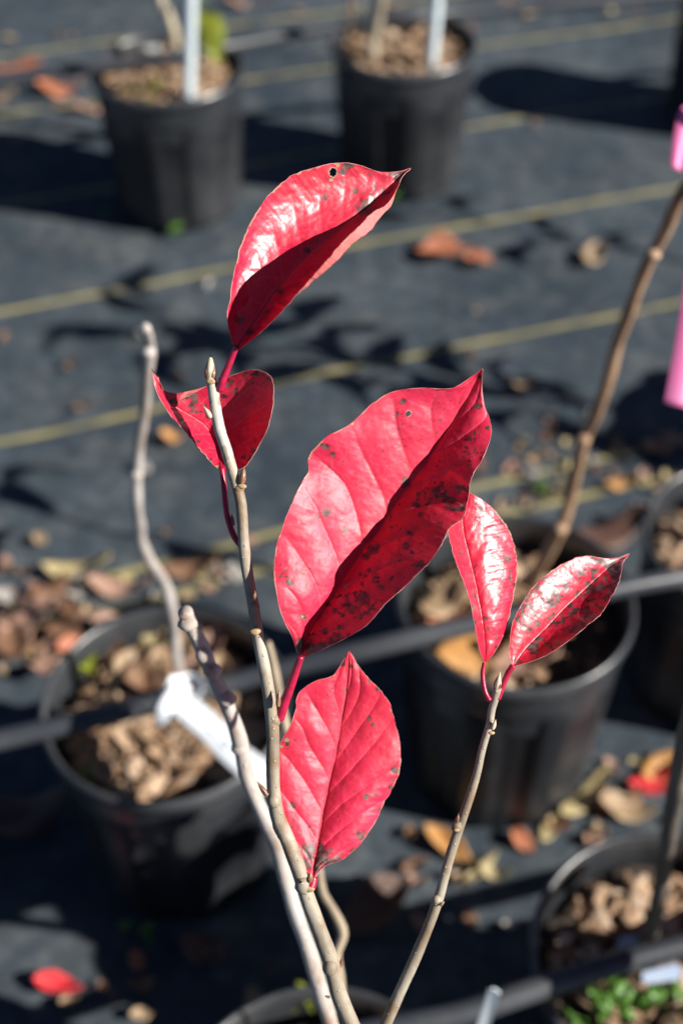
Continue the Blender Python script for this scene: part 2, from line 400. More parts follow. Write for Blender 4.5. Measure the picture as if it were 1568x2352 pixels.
# ------------------------------------------------------------------ red leaves
def build_leaf(parent, stn, zM, dL, dR, bL, bR, mat, scale_fn, spots=(), mottle=(), holes=(), drys=(), nv=6, puck=.0005,
               margin=None, curl_d=0.0, wave=None, NU=230, NH=70, seed=0, thr=.62, vk=.20, label=None):
    """stn: list of (L, M, R[, Rm]) in the zoomed picture; scale_fn turns them into 1568 px frame units.
    zM, dL, dR: metres at each station; bL, bR: cross bulge"""
    r_ = np.random.default_rng(seed)
    n = len(stn)
    def tr(k): return np.array([scale_fn(*s[k]) if len(s) > k else scale_fn(*s[2]) for s in stn], float)
    Lp, Mp, Rp, Qp = tr(0), tr(1), tr(2), tr(3)
    def ex(a): return np.asarray(a, float) if hasattr(a, '__len__') else np.full(n, float(a))
    def lin(a, m=n):
        a = ex(a)
        return a if len(a) == n else np.interp(np.linspace(0, 1, n), np.linspace(0, 1, len(a)), a)
    cols = np.c_[Mp, np.zeros(n), Lp, Rp, Qp, lin(zM), lin(dL), lin(dR), lin(bL), lin(bR)]
    C = crom(cols, NU)
    M_, L_, R_, Q_ = C[:, 0:2], C[:, 3:5], C[:, 5:7], C[:, 7:9]
    z0, dl, dr, bl, br = C[:, 9], C[:, 10], C[:, 11], C[:, 12], C[:, 13]
    t = np.linspace(0, 1, NU)
    # ragged margins
    k = np.sin(np.pi*t)**.5
    for A, B, sd in ((L_, M_, 1), (R_, M_, 2)):
        d = A-B; ln = np.linalg.norm(d, axis=1)[:, None]+1e-6; d = d/ln
        nz = (fnoise(t*1000, 0*t, 26, seed+sd, 4)-.5)*5.0 + (fnoise(t*1000, 0*t, 5, seed+sd+9, 2)-.5)*1.4
        off = d*(nz*k)[:, None]*np.minimum(1, ln/40)
        A += off
        if sd == 2: Q_ += off
    sl = np.linspace(1, 0, NH, endpoint=False)        # left side from the edge in
    sr = np.linspace(0, 1, NH+1)
    s_all = np.r_[-sl, sr]; NS = len(s_all)
    xy = np.zeros((NU, NS, 2)); dep = np.zeros((NU, NS))
    for j, s in enumerate(s_all):
        a = abs(s)
        if s < 0:
            xy[:, j] = M_ + (L_-M_)*a
            dep[:, j] = z0 + dl*a + 4*bl*a*(1-a)
        else:
            if curl_d:
                if a <= .84:
                    u = a/.84; xy[:, j] = M_ + (R_-M_)*math.sin(math.pi/2*u)
                    dep[:, j] = z0 + dr*(1-math.cos(math.pi/2*u))*.9 + dr*.1*u + 4*br*a*(1-a)
                else:
                    u = (a-.84)/.16; xy[:, j] = R_ + (Q_-R_)*u
                    has = np.linalg.norm(Q_-R_, axis=1); has = has/(has.max()+1e-6)
                    dep[:, j] = z0 + dr + curl_d*u*(.2+.8*has)*np.sign(1) + 4*br*a*(1-a)
            else:
                xy[:, j] = M_ + (R_-M_)*a
                dep[:, j] = z0 + dr*a + 4*br*a*(1-a)
    T2 = np.repeat(t[:, None], NS, 1); S2 = np.repeat(s_all[None, :], NU, 0)
    if wave is not None: dep += wave(T2, S2)
    # world positions
    X = (xy[..., 0]-CX)/FPX; Y = -(xy[..., 1]-CY)/FPX
    Rv = np.array(RIGHT); Uv = np.array(UP); Fv = np.array(FWD)
    Pw = np.array(CAMP) + (X[..., None]*Rv + Y[..., None]*Uv + Fv)*dep[..., None]
    # veins: laterals curve towards the tip
    A2 = np.abs(S2)
    side = np.where(S2 < 0, 0.0, .37)
    jit = (fnoise(T2*900, S2*300, 150, seed+3, 2)-.5)*.18
    q = (T2 - vk*A2**.85 + .035*A2**3)*nv*1.18 + side + jit
    fr = q-np.floor(q); dist = np.minimum(fr, 1-fr)/nv     # in t units
    vein = np.exp(-(dist/.0042)**2)*(A2 < .93)*(1-.5*A2)
    mid = np.exp(-((A2*(np.linalg.norm(R_-M_, axis=1)[:, None]))/2.6)**2)
    vein = np.maximum(vein, mid)
    pk = (np.abs(np.sin(np.pi*fr))**.7 - .35*(fr-.5))*np.sin(np.pi*np.clip(A2, 0, 1))**.7
    pk = pk*np.sin(np.pi*T2)**.5
    du = np.gradient(Pw, axis=0); dv = np.gradient(Pw, axis=1)
    nr = np.cross(du, dv); nl = np.linalg.norm(nr, axis=2, keepdims=True); nl[nl < 1e-12] = 1; nr /= nl
    c0 = nr[NU//2, NH]
    flip = c0.dot(Fv) > 0
    if flip: nr = -nr
    lump = (fnoise(xy[..., 0]*1.0, xy[..., 1]*1.0, 30, seed+5, 3)-.5)*.0007
    hgt = pk*puck + lump*np.minimum(1, (1-A2)*5+.3) - mid*.0003
    hgt[0] = 0; hgt[-1] = 0
    Pw = Pw + nr*hgt[..., None]
    # marks (x, y in zoomed picture)
    x, y = xy[..., 0], xy[..., 1]
    ex_ = (fnoise(x, y, 9, seed+7, 3)-.5)
    spot = np.zeros_like(x); dry = np.zeros_like(x)
    s0 = np.array(scale_fn(0, 0)); s1 = np.array(scale_fn(100, 0)); u1 = (s1[0]-s0[0])/100
    for sp_ in spots:
        sx, sy, rr = sp_[:3]; asp = sp_[3] if len(sp_) > 3 else 1.0
        px, py = scale_fn(sx, sy); rr = rr*u1
        d = np.hypot((x-px)/asp, y-py)/rr + ex_*1.5
        spot = np.maximum(spot, .92*(1-sstep(.45, 1.25, d)))
    for (sx, sy, rx, ry, th) in mottle:
        px, py = scale_fn(sx, sy)
        m_ = np.clip(1.25-np.hypot((x-px)/(rx*u1), (y-py)/(ry*u1)), 0, 1)
        nz = fnoise(x, y, 10, seed+21, 4)
        spot = np.maximum(spot, sstep(th-.02, th+.08, nz*(.35+.65*np.minimum(1, m_*2)))*np.minimum(1, m_*3))
    # tiny specks all over
    tiny = fnoise(x, y, 5.5, seed+31, 2)*.75 + fnoise(x, y, 60, seed+33, 2)*.25
    spot = np.maximum(spot, .8*sstep(thr+.10, thr+.15, tiny))
    for (sx, sy, rr) in drys:
        px, py = scale_fn(sx, sy)
        d = np.hypot(x-px, y-py)/(rr*u1) + ex_*1.1
        dry = np.maximum(dry, 1-sstep(.7, 1.1, d))
    edge = A2 > .985
    dry = np.maximum(dry, .8*edge*(fnoise(T2*1000, S2*20, 18, seed+41, 2) > .55))
    faces = []; keep = np.ones_like(x, bool)
    for (hx, hy, hr) in holes:
        px, py = scale_fn(hx, hy); d = np.hypot((x-px)*1.25, y-py)/(hr*u1) + ex_*.6
        keep &= d > 1
        dry = np.maximum(dry, (d < 1.55)*1.0)
    idx = np.arange(NU*NS).reshape(NU, NS)
    kf = keep[:-1, :-1] & keep[1:, :-1] & keep[:-1, 1:] & keep[1:, 1:]
    a = idx[:-1, :-1][kf]; b_ = idx[1:, :-1][kf]; c = idx[1:, 1:][kf]; d = idx[:-1, 1:][kf]
    F = np.c_[a, d, c, b_] if flip else np.c_[a, b_, c, d]
    lf = mobj('leaf', Pw.reshape(-1, 3), F.tolist(), mat, parent, True,
              attrs={'vein': vein, 'spot': spot, 'dry': dry})
    if label: lf['label'] = label
    # thickened margin and raised midrib, each one mesh
    rim_pts = np.concatenate([Pw[2:, 0], Pw[::-1, -1][:-2]])
    mb = MB(); rr = .00006 + .00010*fnoise(np.arange(len(rim_pts))*1.0, 0*np.arange(len(rim_pts)), 7, seed)
    tube(mb, rim_pts, rr, seg=5)
    e = mb.build('margin', margin or M_RIM, None)
    e.parent = lf
    e.data.transform(Matrix.Translation(-Vector(parent.location)))
    mb = MB(); mr = np.linspace(.00062, .00010, NU-8)
    tube(mb, Pw[2:NU-6, NH] + np.array(FWD)*.00038, mr, seg=6)
    e = mb.build('midrib', M_PET, None); e.parent = lf
    e.data.transform(Matrix.Translation(-Vector(parent.location)))
    return Pw

def scale2(ox, oy, k):
    return lambda x, y: S(ox + x/k, oy + y/k)
Z1 = scale2(780, 550, 2.0); Z2 = scale2(500, 1250, 2.0); Z3 = scale2(960, 1300, 1.6)
Z4 = scale2(900, 2340, 2.0); Z5 = scale2(1600, 1750, 2.0)
def SRC(pts, z):
    zz = z if hasattr(z, '__len__') else [z]*len(pts)
    zz = np.interp(np.linspace(0, 1, len(pts)), np.linspace(0, 1, len(zz)), zz)
    return [at(*S(*p), q) for p, q in zip(pts, zz)]

# foreground sapling, growing from the pot at the bottom of the frame
ROOT = Vector((0.012, 0.315, 0.185))
plant = wroot('red_leaved_sapling', ROOT)
tag(plant, 'sharp foreground sapling with pale grey stems and six glossy crimson leaves', 'sapling')

main_px = [(770,1382),(775,1400),(787,1480),(801,1560),(829,1650),(855,1740),(869,1785),(882,1840),(887,1900),(893,2000),
           (903,2080),(926,2210),(949,2358),(972,2470),(992,2600),(999,2700),(999,2800),(1002,2900),(1016,2990),(1050,3070),(1088,3170),(1122,3280),
           (1172,3415),(1212,3528),(1240,3640),(1285,3750)]
main_z = np.interp(np.linspace(0,1,len(main_px)), [0,.3,.6,1], [.474,.476,.484,.503])
MP = SRC(main_px, main_z)
wpx = np.interp([p[1] for p in main_px], [1382,1700,2000,2360,2640,2900,3100,3750], [40,40,41,44,49,50,56,62])
MR = [w/4783*z/2 for w, z in zip(wpx, main_z)]
tail = [(.030,.255,.50),(.026,.275,.35),(.016,.30,.25)]
MP2 = MP + [Vector(p) for p in tail] + [Vector((ROOT.x, ROOT.y, .16))]
MR2 = MR + [.0036,.0042,.0048,.0056]
mb = MB(); tube(mb, MP2, MR2, n=420, seg=20, bump=.035, seed=3)
# node swellings
def knob(mb, p, r, sc=(1,1,1), m=0, jit=.12, seed=0):
    bm = bmesh.new(); bmesh.ops.create_icosphere(bm, subdivisions=2, radius=1.0)
    r_ = random.Random(seed)
    vs = [(p[0]+v.co.x*r*sc[0]*(1+r_.uniform(-jit,jit)), p[1]+v.co.y*r*sc[1]*(1+r_.uniform(-jit,jit)), p[2]+v.co.z*r*sc[2]*(1+r_.uniform(-jit,jit))) for v in bm.verts]
    fs = [[v.index for v in f.verts] for f in bm.faces]; bm.free()
    mb.add(vs, fs, m)
for (px, py, z, r) in [(874,1790,.4755,.00215),(930,2225,.479,.00220),(1003,2640,.4835,.00262),(1002,2935,.487,.00272),(1108,3245,.492,.00315),(1208,3545,.4975,.00312)]:
    knob(mb, at(*S(px,py), z), r, (1,1,1.2), 0, .05, int(px))
mb.build('stem', [M_STEM], plant)
# younger pale top length of the same stem
mb = MB(); top_n = 8
tube(mb, MP[:top_n-1], [r*1.035 for r in MR[:top_n-1]], n=110, seg=20, bump=.025, seed=5)
o = mb.build('stem_tip', [M_STEMPALE], plant); o['label'] = 'pale grey young tip of the main stem'

def bud(px, py, z, ang, L, W, style='dark', parent=plant, toward=0.0):
    """bud with overlapping scales; ang in degrees from picture-up, clockwise"""
    base = at(*S(px, py), z)
    a = math.radians(ang)
    ax = (RIGHT*math.sin(a) + UP*math.cos(a) - FWD*toward).normalized()
    u = ax.cross(FWD).normalized(); w = ax.cross(u).normalized()
    mb = MB()
    def ov(off, L_, W_, m, lean, open_=1.0):
        seg, ring = 10, 9; vs = []
        for i in range(ring):
            t = i/(ring-1); r = W_*(math.sin(math.pi*min(1, (t*.86+.14)))**.8)*(1-t)**.35 if t < 1 else 0
            c = base + off + ax*L_*t + lean*(t**1.6)
            for j in range(seg):
                an = 2*math.pi*j/seg
                vs.append(c + u*math.cos(an)*r + w*math.sin(an)*r)
        fs = [[i*seg+j, i*seg+(j+1)%seg, (i+1)*seg+(j+1)%seg, (i+1)*seg+j] for i in range(ring-1) for j in range(seg)]
        mb.add(vs, fs, m)
    pale, dark = (0, 1)
    if style == 'tip':
        ov(Vector((0,0,0)), L, W*.62, pale, Vector((0,0,0)))
        ov(u*W*.28, L*.62, W*.5, dark, u*W*.15); ov(-u*W*.30, L*.58, W*.5, dark, -u*W*.2)
        ov(-w*W*.2+u*W*.1, L*.8, W*.42, pale, u*W*.1); ov(-w*W*.35, L*.38, W*.55, dark, Vector((0,0,0)))
    elif style == 'pale':
        ov(Vector((0,0,0)), L, W*.6, pale, Vector((0,0,0))); ov(u*W*.2, L*.5, W*.5, dark, u*W*.05); ov(-w*W*.2, L*.8, W*.42, pale, -u*W*.1)
    else:
        ov(Vector((0,0,0)), L, W*.62, dark, Vector((0,0,0))); ov(u*W*.22, L*.75, W*.45, dark, u*W*.1)
        ov(-u*W*.22-w*W*.15, L*.8, W*.42, dark, -u*W*.05); ov(-w*W*.2, L*1.05, W*.25, pale, Vector((0,0,0)))
    return mb.build('bud', [M_BUDPALE, M_BUDDARK], parent)
k_ = .475/4783
bud(769,1388,.473, 1, 100*k_, 30*k_, 'tip')
bud(772,1530,.472, -32, 52*k_, 20*k_, 'pale')
bud(884,1770,.473, 10, 62*k_, 22*k_, 'dark')
bud(853,1925,.480, -6, 46*k_, 13*k_, 'dark')
bud(930,2195,.474, 8, 36*k_, 17*k_, 'dark', toward=.5)
bud(1018,2588,.478, 4, 66*k_, 16*k_, 'dark')
bud(978,2915,.486, -35, 68*k_, 17*k_, 'dark')
bud(1133,3232,.486, 6, 42*k_, 22*k_, 'dark', toward=.3)
bud(1246,3545,.50, 8, 50*k_, 11*k_, 'dark')
bud(1207,3655,.500, -70, 22*k_, 9*k_, 'dark')
# leaf scars
def scar(px, py, z, r, ang=0, parent=plant):
    p = at(*S(px, py), z); mb = MB(); bm = bmesh.new(); bmesh.ops.create_icosphere(bm, subdivisions=2, radius=1)
    a = math.radians(ang); u = RIGHT*math.cos(a)-UP*math.sin(a); v = RIGHT*math.sin(a)+UP*math.cos(a)
    vs = [p + u*(q.co.x*r*1.15) + v*(q.co.y*r*.8*(1 if q.co.y < 0 else .65)) + FWD*(q.co.z*r*.45) for q in bm.verts]
    fs = [[x.index for x in f.verts] for f in bm.faces]; bm.free(); mb.add(vs, fs)
    return mb.build('leaf_scar', M_SCAR, parent)
scar(886,1779,.4735,.00150, 8); scar(934,2312,.4768,.00190, -8); scar(1130,3254,.4905,.0021, 5); scar(772,1396,.4725,.0016, 0); scar(1212,3545,.4955,.0012, 0)

# right-hand twig of the same sapling
tw_px = [(1822,2518),(1812,2560),(1800,2600),(1793,2650),(1778,2700),(1762,2757),(1751,2810),(1697,2985),(1649,3129),(1601,3304),(1529,3488),(1465,3631),(1412,3752)]
tw_z = np.interp(np.linspace(0,1,len(tw_px)), [0,.5,1], [.488,.495,.512])
TP = SRC(tw_px, tw_z); tww = np.interp([p[1] for p in tw_px], [2518,2700,3000,3750], [30,27,35,44])
TR = [w/4783*z/2 for w, z in zip(tww, tw_z)]
TP2 = TP + [Vector((.045,.27,.48)), Vector((.034,.29,.33)), Vector((.024,.305,.24)), Vector((ROOT.x+.006, ROOT.y, .16))]
TR2 = TR + [.0026,.0030,.0034,.0038]
mb = MB(); tube(mb, TP2, TR2, n=300, seg=16, bump=.035, seed=8)
for (px, py, z, r) in [(1796,2655,.489,.0018),(1672,3030,.496,.0022),(1598,3300,.499,.0020)]: knob(mb, at(*S(px,py), z), r, (1,1,1.2), 0, .05, int(px))
mb.build('stem', [M_STEM], plant)
bud(1818,2522,.487, 12, 66*k_, 21*k_, 'tip')
bud(1803,2672,.486, 18, 40*k_, 17*k_, 'pale')
bud(1672,3015,.492, 8, 40*k_, 15*k_, 'dark', toward=.3); scar(1672,3040,.4925,.0011, 0)
bud(1610,3318,.497, 50, 24*k_, 12*k_, 'dark')
scar(1799,2684,.4875,.0011, 0)

# older, cut stem behind, out of focus
cut_px = [(678,2240),(686,2268),(726,2343),(766,2438),(813,2542),(853,2638),(885,2741),(901,2834),(949,2954),(1005,3073),(1045,3209),(1077,3328),(1132,3488),(1172,3623),(1210,3752)]
cz = np.interp(np.linspace(0,1,len(cut_px)), [0,.5,1], [.545,.575,.60])
CP = SRC(cut_px, cz); cw = np.interp([p[1] for p in cut_px], [2240,2600,3000,3750], [54,56,56,60]); CR = [w/4783*z/2 for w, z in zip(cw, cz)]
CP2 = CP + [Vector((.018,.30,.36)), Vector((.008,.32,.25)), Vector((ROOT.x-.008, ROOT.y+.008, .16))]; CR2 = CR + [.0044,.005,.0056]
mb = MB(); tube(mb, CP2, CR2, n=300, seg=16, bump=.06, seed=12)
for i, (px, py, z, r) in enumerate([(688,2285,.547,.0039),(748,2400,.552,.0037),(778,2455,.555,.0037),(830,2560,.56,.0037),(880,2740,.57,.0037)]): knob(mb, at(*S(px,py), z), r, (1.08,1,.8), 0, .12, i)
o = mb.build('stem', [M_STEMGREY], plant); o['label'] = 'thick blunt-topped grey stem behind the main stem'
# thin wavy stem behind
wv = [(980,2350),(990,2390),(1012,2500),(1036,2620),(1062,2730),(1100,2880),(1140,3040),(1168,3190),(1180,3270),(1222,3340),(1255,3420),(1232,3500),(1245,3590),(1262,3700)]
WP = SRC(wv, [.71,.70]); mb = MB()
tube(mb, WP + [Vector((.028,.30,.40)), Vector((.02,.32,.28)), Vector((ROOT.x+.01, ROOT.y+.012, .16))], [.0018]+[.0025]*(len(WP)-1)+[.0028,.003,.0034], n=240, seg=12, bump=.10, seed=15)
o = mb.build('stem', [M_STEMBR2], plant); o['label'] = 'thin wavy beige stem behind the main stem'

def petiole(pts, r0, r1):
    mb = MB(); tube(mb, pts, list(np.linspace(r0, r1, len(pts))), n=60, seg=10, bump=.02)
    return mb.build('petiole', M_PET, plant)

# leaf 1: top, folded and glossy
s1 = [((150,1440),(170,1450),(190,1460)), ((105,1260),(235,1350),(290,1385)), ((125,1080),(335,1205),(430,1255)), ((165,840),(440,1050),(565,1112)),
      ((240,600),(575,890),(735,955),(705,950)), ((400,340),(730,735),(885,830),(835,805)), ((560,195),(870,615),(1045,665),(970,650)),
      ((740,125),(1010,505),(1160,575),(1075,550)), ((910,92),(1130,410),(1245,468),(1165,458)), ((1070,108),(1250,300),(1318,375),(1288,378)),
      ((1240,160),(1335,218),(1357,260)), ((1370,152),(1392,170),(1385,192)), ((1445,130),(1445,130),(1445,130))]
build_leaf(plant, s1, [.468,.469,.472,.476,.480,.484,.487,.489,.490], [0,-.003,-.0045,-.0055,-.0060,-.0062,-.0062,-.0058,-.005,-.004,-.002,-.001,0],
           [0,-.007,-.015,-.022,-.026,-.029,-.029,-.025,-.019,-.011,-.004,-.001,0], [0,.0010,.002,.0028,.0031,.0032,.003,.0026,.0018,.001,0,0,0], 0, M_LEAF_GLOSS, Z1,
           spots=[(190,1240,30,1.1),(810,340,22),(1040,300,20),(945,160,26),(985,108,28,1.8),(1140,170,20,.7),(1120,420,62,1.0),(1160,340,30),(690,735,20,1.3),(695,890,14),(490,1030,30,1.2),(390,1187,16),(330,470,9),(350,565,9),(420,480,8),(1350,180,46,1.4),(1400,150,40,1.4),(940,235,14),(270,1330,26,1.3),(860,210,16),(170,1100,18,.7)],
           mottle=[(1250,270,150,60,.62)], holes=[(876,158,25)], drys=[(865,215,13),(915,105,16)], puck=.0002, curl_d=-.006, nv=8, seed=101, thr=.66,
           label='topmost leaf, folded boat-like and very glossy')
petiole(SRC([(866,1268),(852,1300),(832,1350),(812,1400),(806,1425)], [.468,.474]), .0010, .0017)

# leaf 2: behind the stem tip
s2 = [((622,950),(628,950),(640,960)), ((585,925),(608,840),(795,915)), ((515,850),(572,725),(935,690)), ((425,745),(490,610),(1000,450)),
      ((335,640),(390,545),(975,255)), ((255,550),(300,490),(830,212)), ((195,460),(222,420),(560,305)), ((152,380),(178,330),(262,432)), ((122,290),(150,250),(170,300)), ((110,198),(112,200),(114,202))]
build_leaf(plant, s2, [.482,.490,.494,.494,.491,.488,.485,.483,.481,.480], [0,-.005,-.009,-.010,-.009,-.007,-.005,-.003,-.001,0],
           [0,-.011,-.016,-.016,-.010,-.004,.002,.004,.001,0], 0, [0,.003,.005,.006,.005,.004,.002,0,0,0], M_LEAF_DARK, Z2,
           spots=[(125,230,30,.7),(730,370,30,.6),(660,320,24,1.8),(640,400,16,2),(690,290,20,1.6),(790,240,18),(860,800,26),(830,860,24),(930,700,20),(260,440,24,1.4),(420,400,30,1.6),(330,640,10,.6),(440,730,16,1.5),(540,870,14)],
           mottle=[(420,450,180,90,.52),(900,280,120,80,.62),(250,600,120,60,.62),(840,860,80,60,.55)], drys=[(600,925,20),(630,1000,12),(855,825,7)], puck=.0004, nv=6, seed=202, thr=.62,
           label='dull dark red leaf behind the tip of the main stem')
petiole(SRC([(812,1715),(818,1760),(824,1830),(832,1890),(845,1935),(862,1972),(884,2000)], [.482,.479]), .0010, .0012)

# leaf 3: the big one
s3 = [((208,1755),(228,1760),(250,1770)), ((175,1650),(262,1665),(345,1728)), ((110,1520),(325,1545),(480,1665)), ((80,1380),(400,1440),(610,1585)),
      ((70,1280),(470,1330),(720,1460)), ((85,1130),(540,1220),(830,1360)), ((135,965),(615,1105),(960,1232)), ((205,800),(700,990),(1040,1130)),
      ((268,680),(775,885),(1095,1025)), ((278,585),(850,780),(1175,955)), ((370,485),(925,675),(1205,850)), ((520,402),(1000,560),(1222,725)),
      ((640,290),(1070,455),(1285,610)), ((760,215),(1135,360),(1338,470)), ((930,193),(1190,270),(1330,375)), ((1120,190),(1240,180),(1295,270)),
      ((1240,115),(1275,115),(1286,150)), ((1290,80),(1290,80),(1290,80))]
build_leaf(plant, s3, [.476,.478,.482,.485,.487,.488,.487,.484,.480], [0,-.005,-.009,-.011,-.012,-.013,-.013,-.012,-.011,-.010,-.010,-.009,-.008,-.006,-.004,-.002,0,0],
           [0,-.009,-.016,-.021,-.025,-.028,-.029,-.029,-.027,-.027,-.024,-.020,-.016,-.010,-.004,-.001,0,0], [0,-.001,-.001,-.002,-.002,-.001,0,.001,.001,0,0,0,0,0,0,0,0,0],
           [0,0,.001,.001,.001,.001,0,0,0,0,0,0,0,0,0,0,0,0], M_LEAF_SATIN, Z3,
           spots=[(370,925,26,1.2),(330,950,12),(212,978,10),(165,1335,20,1.3),(262,1360,12),(235,1533,15,1.8),(212,1672,16,1.2),(370,540,20),(415,578,18,.6),(345,525,14),(825,270,20),(700,565,8),(1040,385,8),(480,1030,28,.9),(470,625,12,.6),(840,745,34,1.0),(1020,800,30,1.3),(1155,780,26,.9),(935,940,16),(910,880,16,1.4),(1035,1005,18,.9),(600,1440,44,1.2),(530,1490,36,1.3),(370,1625,18),(650,1140,40,1),(610,1180,26,1.3),(860,1120,34,1),(760,1010,14),(1265,300,16,1.3),(1275,130,12),(1190,500,8),(1320,430,14),(630,1260,20,.9),(300,1720,60,2.2),(460,1690,40,2),(800,1390,24),(1100,860,36,1.2),(1170,900,20,.8),(575,1285,10),(375,775,7)],
           mottle=[(1080,850,200,130,.60),(860,1110,110,100,.60),(560,1470,230,100,.575),(700,1330,150,80,.62),(1230,560,70,150,.60),(900,1230,120,60,.63),(400,1640,160,70,.56),(420,520,120,80,.66)],
           drys=[(490,1355,13),(212,978,7),(1240,690,10),(525,400,10),(235,1533,7),(1170,880,10)], holes=[(852,342,13)], nv=7, puck=.0009, seed=303, thr=.64, vk=.27, NU=300, NH=95,
           wave=lambda T, Sx: .0028*np.sin(T*22+.6)*np.clip(Sx, 0, 1)**2*np.sin(np.pi*T) + .0012*np.sin(T*26)*np.clip(-Sx, 0, 1)**2*np.sin(np.pi*T),
           label='largest leaf, satin crimson with its right half in shade')
petiole(SRC([(1101,2404),(1085,2450),(1065,2510),(1042,2570),(1022,2632)], [.476,.484]), .0013, .0020)

# leaf 4: lower broad leaf, nearly flat
s4 = [((480,1745),(492,1750),(503,1758)), ((400,1650),(503,1660),(570,1672)), ((300,1540),(520,1560),(720,1605)), ((215,1420),(538,1450),(860,1475)),
      ((185,1300),(557,1340),(950,1330)), ((180,1150),(578,1220),(1030,1170)), ((195,1000),(605,1090),(1100,1040)), ((210,870),(632,970),(1133,880)),
      ((250,765),(658,850),(1115,710)), ((330,620),(680,730),(1080,560)), ((366,510),(700,600),(1040,455)), ((385,400),(720,490),(980,375)),
      ((500,315),(735,390),(900,290)), ((640,265),(745,280),(830,210)), ((712,160),(752,180),(785,130)), ((755,90),(755,90),(755,90))]
build_leaf(plant, s4, [.4925,.497,.500,.502,.503,.503,.502,.501,.500], [0,-.001,-.003,-.004,-.005,-.006,-.006,-.006,-.006,-.006,-.005,-.004,-.003,-.001,0,0],
           [0,0,.001,.001,.002,.002,.002,.001,.001,0,-.001,-.001,-.001,0,0,0], [0,0,-.001,-.001,-.001,-.001,-.001,-.001,-.001,-.001,0,0,0,0,0,0],
           [0,-.001,-.002,-.002,-.003,-.003,-.003,-.002,-.001,0,0,0,0,0,0,0], M_LEAF_SATIN, Z4,
           spots=[(900,580,24,.7),(930,625,14),(728,373,14,.8),(770,200,14),(590,405,10),(1085,962,30,1.3),(1060,1090,20),(330,1225,34,.8),(845,1440,42,.9),(880,1155,18,1.2),(945,1140,14),(770,1555,24,1.4),(575,1590,58,.9),(450,1560,56,.95),(620,1640,60,1.6),(420,1640,50,1.1),(520,1690,36),(980,1245,12),(460,1380,14),(315,965,14),(715,180,22,.8),(960,370,16,1.4),(460,845,10),(405,470,10),(540,1500,9),(350,1330,9),(790,1122,8),(630,365,8),(900,310,12)],
           mottle=[(480,1600,200,110,.50),(280,760,60,60,.56),(350,1430,70,80,.58),(1050,1090,60,100,.62)], drys=[(645,262,10),(300,740,14),(262,790,14)], nv=6, puck=.0008, seed=404, thr=.69, vk=.27, NU=260, NH=90,
           label='broad nearly flat leaf low on the main stem')
petiole(SRC([(1147,3215),(1143,3235),(1137,3250)], [.4925,.4915]), .0016, .0020)

# leaf 5: upright leaf on the right twig
s5 = [((343,1352),(346,1354),(352,1356)), ((318,1290),(350,1290),(405,1300)), ((290,1160),(347,1180),(480,1170)), ((262,1020),(332,1060),(525,1020)), ((240,900),(312,930),(555,870)),
      ((195,770),(285,790),(580,730)), ((150,650),(255,660),(580,590)), ((110,530),(225,530),(555,460)), ((85,400),(195,410),(500,345)), ((90,290),(185,310),(430,250)),
      ((120,200),(185,220),(340,168)), ((170,130),(200,150),(260,122)), ((215,100),(215,100),(215,100))]
build_leaf(plant, s5, [.4885,.487,.4865,.488,.4895,.491,.492,.493], [0,-.003,-.006,-.009,-.010,-.011,-.011,-.010,-.009,-.007,-.004,-.001,0],
           [0,.0015,.004,.006,.0075,.009,.009,.0085,.007,.005,.002,0,0], 0, [0,-.0005,-.001,-.0015,-.002,-.002,-.002,-.002,-.0015,-.001,-.0005,0,0], M_LEAF_GLOSS, Z5,
           spots=[(310,240,34,.6),(335,292,14),(275,190,16),(350,410,12),(400,565,14),(520,600,18,.8),(235,495,18,.6),(175,550,14,.9),(290,845,14,.7),(350,1025,16,1.4),(240,665,10,.7),(470,640,14),(260,950,22,.7),(530,860,10),(330,350,12),(270,1030,12,.6),(430,1240,14),(450,430,10),(375,1110,14),(405,345,10),(460,500,14)],
           mottle=[(400,300,170,170,.63),(480,700,130,250,.66),(260,980,50,250,.62),(420,1150,100,120,.66)], puck=.00008, nv=8, seed=505, thr=.63,
           label='upright narrow leaf partly behind the largest leaf')
petiole(SRC([(1773,2427),(1767,2460),(1769,2500),(1778,2540),(1792,2566)], [.489,.488]), .0008, .0010)

